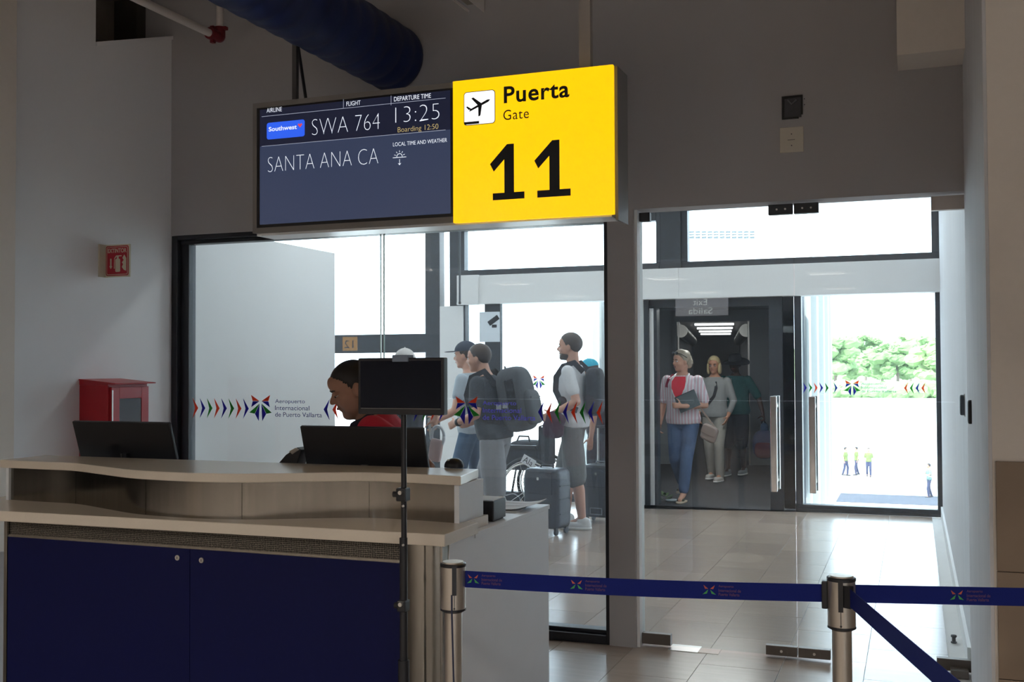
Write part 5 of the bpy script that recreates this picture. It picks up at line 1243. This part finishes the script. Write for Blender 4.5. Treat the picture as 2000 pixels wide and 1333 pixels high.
# ================================================================== LUGGAGE, WHEELCHAIR, FLOOR LITTER
def suitcase(label, base, yaw, w, d, h, rods, m):
    c, s = math.cos(yaw), math.sin(yaw); X, Y, Z = Vector((c, s, 0)), Vector((-s, c, 0)), Vector((0, 0, 1)); b = Vector(base); t = empty('suitcase', b, label, 'suitcase')
    z0 = .055; cc = b+Z*(z0+(h-z0)/2)
    sh = MB().ell(cc, X*(w/2), Y*(d/2), Z*((h-z0)/2), .22, .28, 40, 20).build('shell', m, t, smooth=True)
    for i in range(4):
        q = (i-1.5)*.2; MB().obox(cc+X*(w/2+.001), Y*(d*.36), X*.003, Z*.004).build('groove', M['black'], sh) if i == 0 else None
    for zz in (-.22, .0, .20): MB().obox(cc+X*(w/2-.004)+Z*(zz*h), Y*(d*.34), X*.008, Z*.006).build('shell_rib', M['black'], sh, bevel=.002)
    MB().obox(cc-Y*(d/2-.004)+Z*(h*.24), X*(w*.34), Y*.009, Z*(h*.17)).build('front_pocket', mat('suit_pocket', (.025, .028, .04), .5), sh, bevel=.004)
    MB().obox(cc-Y*(d/2+.004)+Z*(h*.30)-X*(w*.05), X*.010, Y*.003, Z*.012).build('badge', M['chrome'], sh)
    fr_ = MB(); k = cc-Y*(d/2+.001)-Z*(h*.34)-X*(w*.05)
    for a, e, i, j in ((0, .030, .065, .004), (0, -.030, .065, .004), (.062, 0, .004, .030), (-.062, 0, .004, .030)): fr_.obox(k+X*a+Z*e, X*i, Y*.004, Z*j)
    fr_.build('logo_plate', mat('suit_grey', (.14, .15, .17), .5), sh)
    MB().tube([cc+Z*((h-z0)/2)+X*(-.07), cc+Z*((h-z0)/2+.022)+X*(-.06), cc+Z*((h-z0)/2+.022)+X*.06, cc+Z*((h-z0)/2)+X*.07], .008, 8).build('carry_handle', M['black'], t)
    for q in (-1, 1):
        for p_ in (-1, 1):
            wc = b+X*(q*(w/2-.045))+Y*(p_*(d/2-.04))+Z*.028; wh = MB().cone(wc-X*.011, wc+X*.011, .027, .027, 16).build('wheel', M['rubber'], t); MB().obox(wc+Z*.030, X*.014, Y*.018, Z*.012).build('wheel_fork', M['black'], wh)
    if rods:
        for q in (-1, 1): MB().cone(b+X*(q*.085)+Y*(d/2-.03)+Z*(h-.02), b+X*(q*.085)+Y*(d/2-.03)+Z*(h+rods), .0095, .0095, 10).build('pull_rod', M['chrome'], t, smooth='auto')
        MB().obox(b+Y*(d/2-.03)+Z*(h+rods), X*.11, Y*.014, Z*.014).build('pull_grip', M['black'], t, bevel=.005)
    return t
S_D = mat('navy_black_shell', (.030, .034, .048), .38, var=.2, scale=40)
suitcase('dark upright suitcase in front of the traveller in white T-shirt', on_floor(1068, 9.32), R(-14), .385, .25, .60, 0, S_D)
suitcase('black suitcase with raised pull rods beside the window frame', on_floor(1176, 10.15), R(-8), .36, .24, .57, .36, mat('black_shell', (.016, .017, .022), .4, var=.2))
WX = at(1048, 960, y=10.35).x; WY = 10.35
wc_ = empty('wheelchair', (WX, WY, 0), 'black wheelchair with bags and an Ala placard behind the suitcase', 'wheelchair')
for dy in (-.27, .27):
    cc = Vector((WX, WY+dy, .31))
    wl_ = MB().tube([cc+Vector((.30*math.cos(2*math.pi*i/48), 0, .30*math.sin(2*math.pi*i/48))) for i in range(49)], .017, 10).build('wheel', M['rubber'], wc_, smooth=True)
    MB().tube([cc+Vector((.272*math.cos(2*math.pi*i/48), -.004 if dy < 0 else .004, .272*math.sin(2*math.pi*i/48))) for i in range(49)], .008, 8).build('rim', M['chrome'], wl_, smooth=True)
    MB().tube([cc+Vector((.25*math.cos(2*math.pi*i/48), math.copysign(.045, dy), .25*math.sin(2*math.pi*i/48))) for i in range(49)], .009, 8).build('hand_rim', M['chrome'], wl_, smooth=True)
    MB().cone(cc-Vector((0, .04, 0)), cc+Vector((0, .04, 0)), .028, .028, 14).build('hub', M['chrome'], wl_)
    sp_ = MB()
    for i in range(20):
        a = 2*math.pi*i/20; sp_.cone(cc+Vector((.026*math.cos(a+.5), .02*(1 if i % 2 else -1), .026*math.sin(a+.5))), cc+Vector((.272*math.cos(a), 0, .272*math.sin(a))), .0022, .0022, 5)
    sp_.build('spokes', M['chrome'], wl_)
    MB().cone(Vector((WX-.36, WY+dy-.012, .09)), Vector((WX-.36, WY+dy+.012, .09)), .09, .09, 20).build('caster', M['rubber'], wc_)
    MB().tube([(WX+.20, WY+dy*.85, .95), (WX+.12, WY+dy*.85, .93), (WX+.10, WY+dy*.85, .50), (WX+.08, WY+dy*.85, .31)], .013).build('back_tube', M['black'], wc_)
    MB().tube([(WX+.10, WY+dy*.85, .50), (WX-.30, WY+dy*.85, .50), (WX-.36, WY+dy*.85, .18)], .013).build('side_tube', M['black'], wc_)
    MB().obox((WX-.08, WY+dy*.85, .72), (.16, 0, 0), (0, .025, 0), (0, 0, .018)).build('armrest', M['black'], wc_, bevel=.006)
    MB().obox((WX-.08, WY+dy*.85, .61), (.17, 0, 0), (0, .006, 0), (0, 0, .10)).build('side_guard', M['black_matte'], wc_)
MB().obox((WX-.10, WY, .50), (.22, 0, 0), (0, .23, 0), (0, 0, .015)).build('seat', M['black_matte'], wc_, bevel=.006); MB().obox((WX+.115, WY, .72), (.014, 0, 0), (0, .23, 0), (0, 0, .20)).build('backrest', M['black_matte'], wc_, bevel=.006)
pa = at(1032, 902, y=WY-.34); U = Vector((math.cos(R(-28)), 0, math.sin(R(-28)))); V = Vector((-U.z, 0, U.x))
pq = MB().obox(pa, U*.072, Vector((0, .003, 0)), V*.045).build('placard', M['paper'], wc_)
text_mesh('Ala', 'lettering', M['ink'], pq, (-.055, .05, -.03, .032), 0, basis=(pa-Vector((0, .0036, 0)), U, V))
MB().tube([pa+Vector((0, .004, .02)), Vector((WX+.0, WY-.235, .62))], .004, 6).build('placard_tie', M['black'], wc_)
sb_ = empty('travel_bag', (WX-.12, WY, .515), 'black holdall lying on the wheelchair seat', 'bag')
MB().ell((WX-.10, WY, .515+.13), (.17, 0, 0), (0, .20, 0), (0, 0, .13), .5, .6, 26, 14).build('bag_body', cloth('holdall', (.018, .018, .024)), sb_, smooth=True)
MB().tube([(WX-.18, WY-.12, .74), (WX-.15, WY-.10, .82), (WX-.05, WY-.10, .82), (WX-.02, WY-.12, .74)], .010).build('bag_handle', M['black_matte'], sb_)
MB().obox((WX-.10, WY-.195, .66), (.05, 0, 0), (0, .006, 0), (0, 0, .016)).build('bag_patch', mat('grey_patch', (.3, .3, .32), .6), sb_)
bl = at(1305, 980, z=0); lf = empty('plant_sprig', (bl.x, bl.y, 0), 'green leafy sprig with white wrapping on the corridor floor by the doorway', 'plant')
GL = mat('leaf_green', (.05, .14, .02), .5, var=.3)
for i in range(9):
    a = R(40*i); rr_ = .05+.015*(i % 3); MB().ell((bl.x-.04+rr_*math.cos(a), bl.y+rr_*math.sin(a)*.7, .035+.018*(i % 4)), (.045*math.cos(a), .045*math.sin(a), .02), (-.018*math.sin(a), .018*math.cos(a), 0), (0, 0, .004), nu=10, nv=6).build('leaf', GL, lf, smooth=True)
MB().ell((bl.x+.05, bl.y-.03, .018), (.075, .01, .0), (-.01, .04, 0), (0, 0, .018), .8, 1.3, 14, 8).build('wrapping', mat('grey_film', (.45, .5, .55), .3), lf, smooth=True)
# hanging wire and poster at the far windows
hw0 = at(899, 447, y=6.6); hw1 = at(898, 592, y=6.6)
hc = empty('hanging_cord', (hw1.x, 6.6, hw1.z), 'thin grey cord hanging from the corridor ceiling behind the glass', 'cord')
MB().cone((hw1.x, 6.6, hw1.z), (hw0.x, 6.6, 3.7), .0075, .0075, 8).build('cord_line', mat('grey_cord', (.30, .33, .36), .5), hc); MB().sph((hw1.x, 6.6, hw1.z), .010).build('cord_end', M['alu'], hc)
q0, q1 = at(936, 610, y=FAR-.03), at(976, 668, y=FAR-.03)
po = empty('window_poster', ((q0.x+q1.x)/2, FAR-.03, q1.z), 'pale notice with pictogram stuck on the far window post', 'poster')
B(q0.x, q1.x, FAR-.026, FAR-.021, q1.z, q0.z).build('sheet', mat('poster_white', (.72, .78, .84), .6), po)
cx = (q0.x+q1.x)/2+.05; zz = q0.z-.10
MB().obox((cx, FAR-.0275, zz), (.06, 0, .04), (0, .0012, 0), (-.016, 0, .024)).build('pictogram', M['ink'], po); B(cx-.02, cx+.04, FAR-.028, FAR-.0262, zz-.085, zz-.05).build('pictogram', M['ink'], po)

# ================================================================== OUTSIDE
lf_m = [mat('foliage_%d' % i, c, .8, var=.35, scale=.35) for i, c in enumerate(((.16, .26, .10), (.20, .30, .12), (.13, .22, .08)))]
TRK = mat('bark', (.16, .13, .10), .9)
TR = [(1630, 270, 14, 13, 0, 'loose pale tree at the left of the treeline beyond the corrugated wall'), (1658, 330, 12, 15, 1, 'low wide tree second from the corrugated wall in the far treeline'), (1690, 360, 17, 17, 2, 'tall rounded tree left of the middle in the far treeline'),
      (1722, 300, 13, 16, 0, 'dense green tree in the middle of the far treeline'), (1752, 285, 12, 17, 2, 'broad dark green tree right of the middle in the far treeline'), (1778, 350, 17, 16, 1, 'tall pale tree rising behind the dense ones'), (1806, 310, 15, 15, 0, 'bushy tree near the right window frame in the far treeline'), (1836, 250, 12, 14, 1, 'rightmost tree cut by the window frame in the far treeline')]
for px, Y, h_, wd, mi, lab in TR:
    rnd = random.Random(px); g = at(px, 712, y=Y); gx = g.x; gz = -5.2
    t = empty('tree', (gx, Y, gz), lab, 'tree', 'trees beyond the apron')
    MB().tube([(gx, Y, gz), (gx+.2, Y, gz+h_*.3), (gx-.1, Y, gz+h_*.6)], [.45, .35, .2], 8).build('trunk', TRK, t)
    mb = MB()
    for i in range(34):
        a = rnd.uniform(0, 2*math.pi); rr_ = rnd.uniform(.1, .5)*wd; zz = gz+h_*rnd.uniform(.30, .92); fall = 1-.55*max(0, (zz-gz)/h_-.5)/.5
        r0 = rnd.uniform(.8, 1.9); cx, cy = gx+rr_*math.cos(a)*fall, Y+rr_*math.sin(a)*.6*fall; s0 = len(mb.v)
        mb.ell((cx, cy, zz), (r0*1.3, 0, 0), (0, r0, 0), (0, 0, r0*.8), nu=12, nv=8)
        for j in range(s0, len(mb.v)): v = mb.v[j]; mb.v[j] = v+Vector((rnd.uniform(-.3, .3), rnd.uniform(-.3, .3), rnd.uniform(-.3, .3)))
    mb.build('crown', lf_m[mi], t)
hg = MB(); rnd = random.Random(5)
hx0, hx1 = at(1600, 740, y=235).x, at(1860, 740, y=235).x
for i in range(46):
    s0 = len(hg.v); r0 = rnd.uniform(1.2, 2.2); hg.ell((hx0+(hx1-hx0)*(i+.5)/46, 235+rnd.uniform(-3, 3), -5.2+r0*.7), (r0*1.2, 0, 0), (0, r0, 0), (0, 0, r0), nu=12, nv=8)
    for j in range(s0, len(hg.v)): hg.v[j] = hg.v[j]+Vector((rnd.uniform(-.25, .25), rnd.uniform(-.25, .25), rnd.uniform(-.25, .25)))
tag(hg.build('hedge', lf_m[0]), 'low uneven scrub hedge along the foot of the far trees', 'hedge')
struct(MB().prism([(-60, -5.2), (-30, 4), (0, 8), (30, 11), (60, 9), (95, 12), (150, 6), (190, -5.2)], 'y', 520, 560).build('hill', mat('far_hill', (.30, .38, .24), .9, var=.2, scale=.05)))
bld = at(1405, 459, y=70); bx0, bx1 = at(1300, 459, y=70).x, at(1560, 459, y=70).x
tb2 = empty('terminal_building', ((bx0+bx1)/2, 70, -5.2), 'white terminal building with a row of windows across the apron', 'building')
B(bx0, bx1, 70, 80, at(1400, 480, y=70).z, at(1400, 405, y=70).z).build('upper_storey', mat('white_facade', (.82, .82, .80), .8), tb2); B(bx0+1, bx1-1, 71, 79, -5.2, at(1400, 480, y=70).z).build('lower_storey', mat('white_facade_low', (.80, .80, .78), .8), tb2)
for i in range(12):
    a, c = at(1335+11.8*i, 452, y=70), at(1344+11.8*i, 466, y=70); wn = B(a.x, c.x, 69.93, 70.0, c.z, a.z).build('window', mat('facade_glass', (.065, .08, .085), .4), tb2)
    for q in (.33, .66): B(a.x, c.x, 69.9, 69.93, c.z+(a.z-c.z)*q-.03, c.z+(a.z-c.z)*q+.03).build('glazing_bar', M['white_wall'], wn)
HV = cloth('hi_vis', (.12, .16, .05)); NV = cloth('navy_trouser', (.025, .03, .07)); 
for px, pyf, yaw, lab, hd in ((1652, 930, -20, 'leftmost ramp worker of the group of three on the apron', -1), (1673, 929, -160, 'middle ramp worker of the group of three on the apron', 1), (1697, 932, -90, 'rightmost ramp worker of the group of three on the apron', 1), (1815, 973, 200, 'lone ramp worker holding a long bar near the window edge', 1)):
    g = at(px, pyf, z=-5.2)
    r_, bb_, AA, LL = person((g.x, g.y, -5.2), R(yaw), lab, H=1.74, skin='tan', hair=('short', 'black'), voxel=.03, face=False, shirt=HV if pyf < 960 else cloth('pale_green_shirt', (.12, .20, .18)), sleeve=.7, pants=NV, shoes=(M['black'], sole_d), group='ramp workers outside',
        legs={'L': ((.10, .1, .5), (.06, .1, .09)), 'R': ((-.03, -.1, .5), (-.15, -.1, .12))}, arms={'L': ((.05, .3, 1.2), (.25, .25, 1.2)), 'R': ((.05, -.3, 1.2), (.25, -.25, 1.2))} if pyf > 960 else None)
    if pyf > 960: MB().cone(bb_.T(.25, -.5, 1.2), bb_.T(.25, 1.4, 1.15), .03, .03, 8).build('guide_bar', M['alu'], r_)
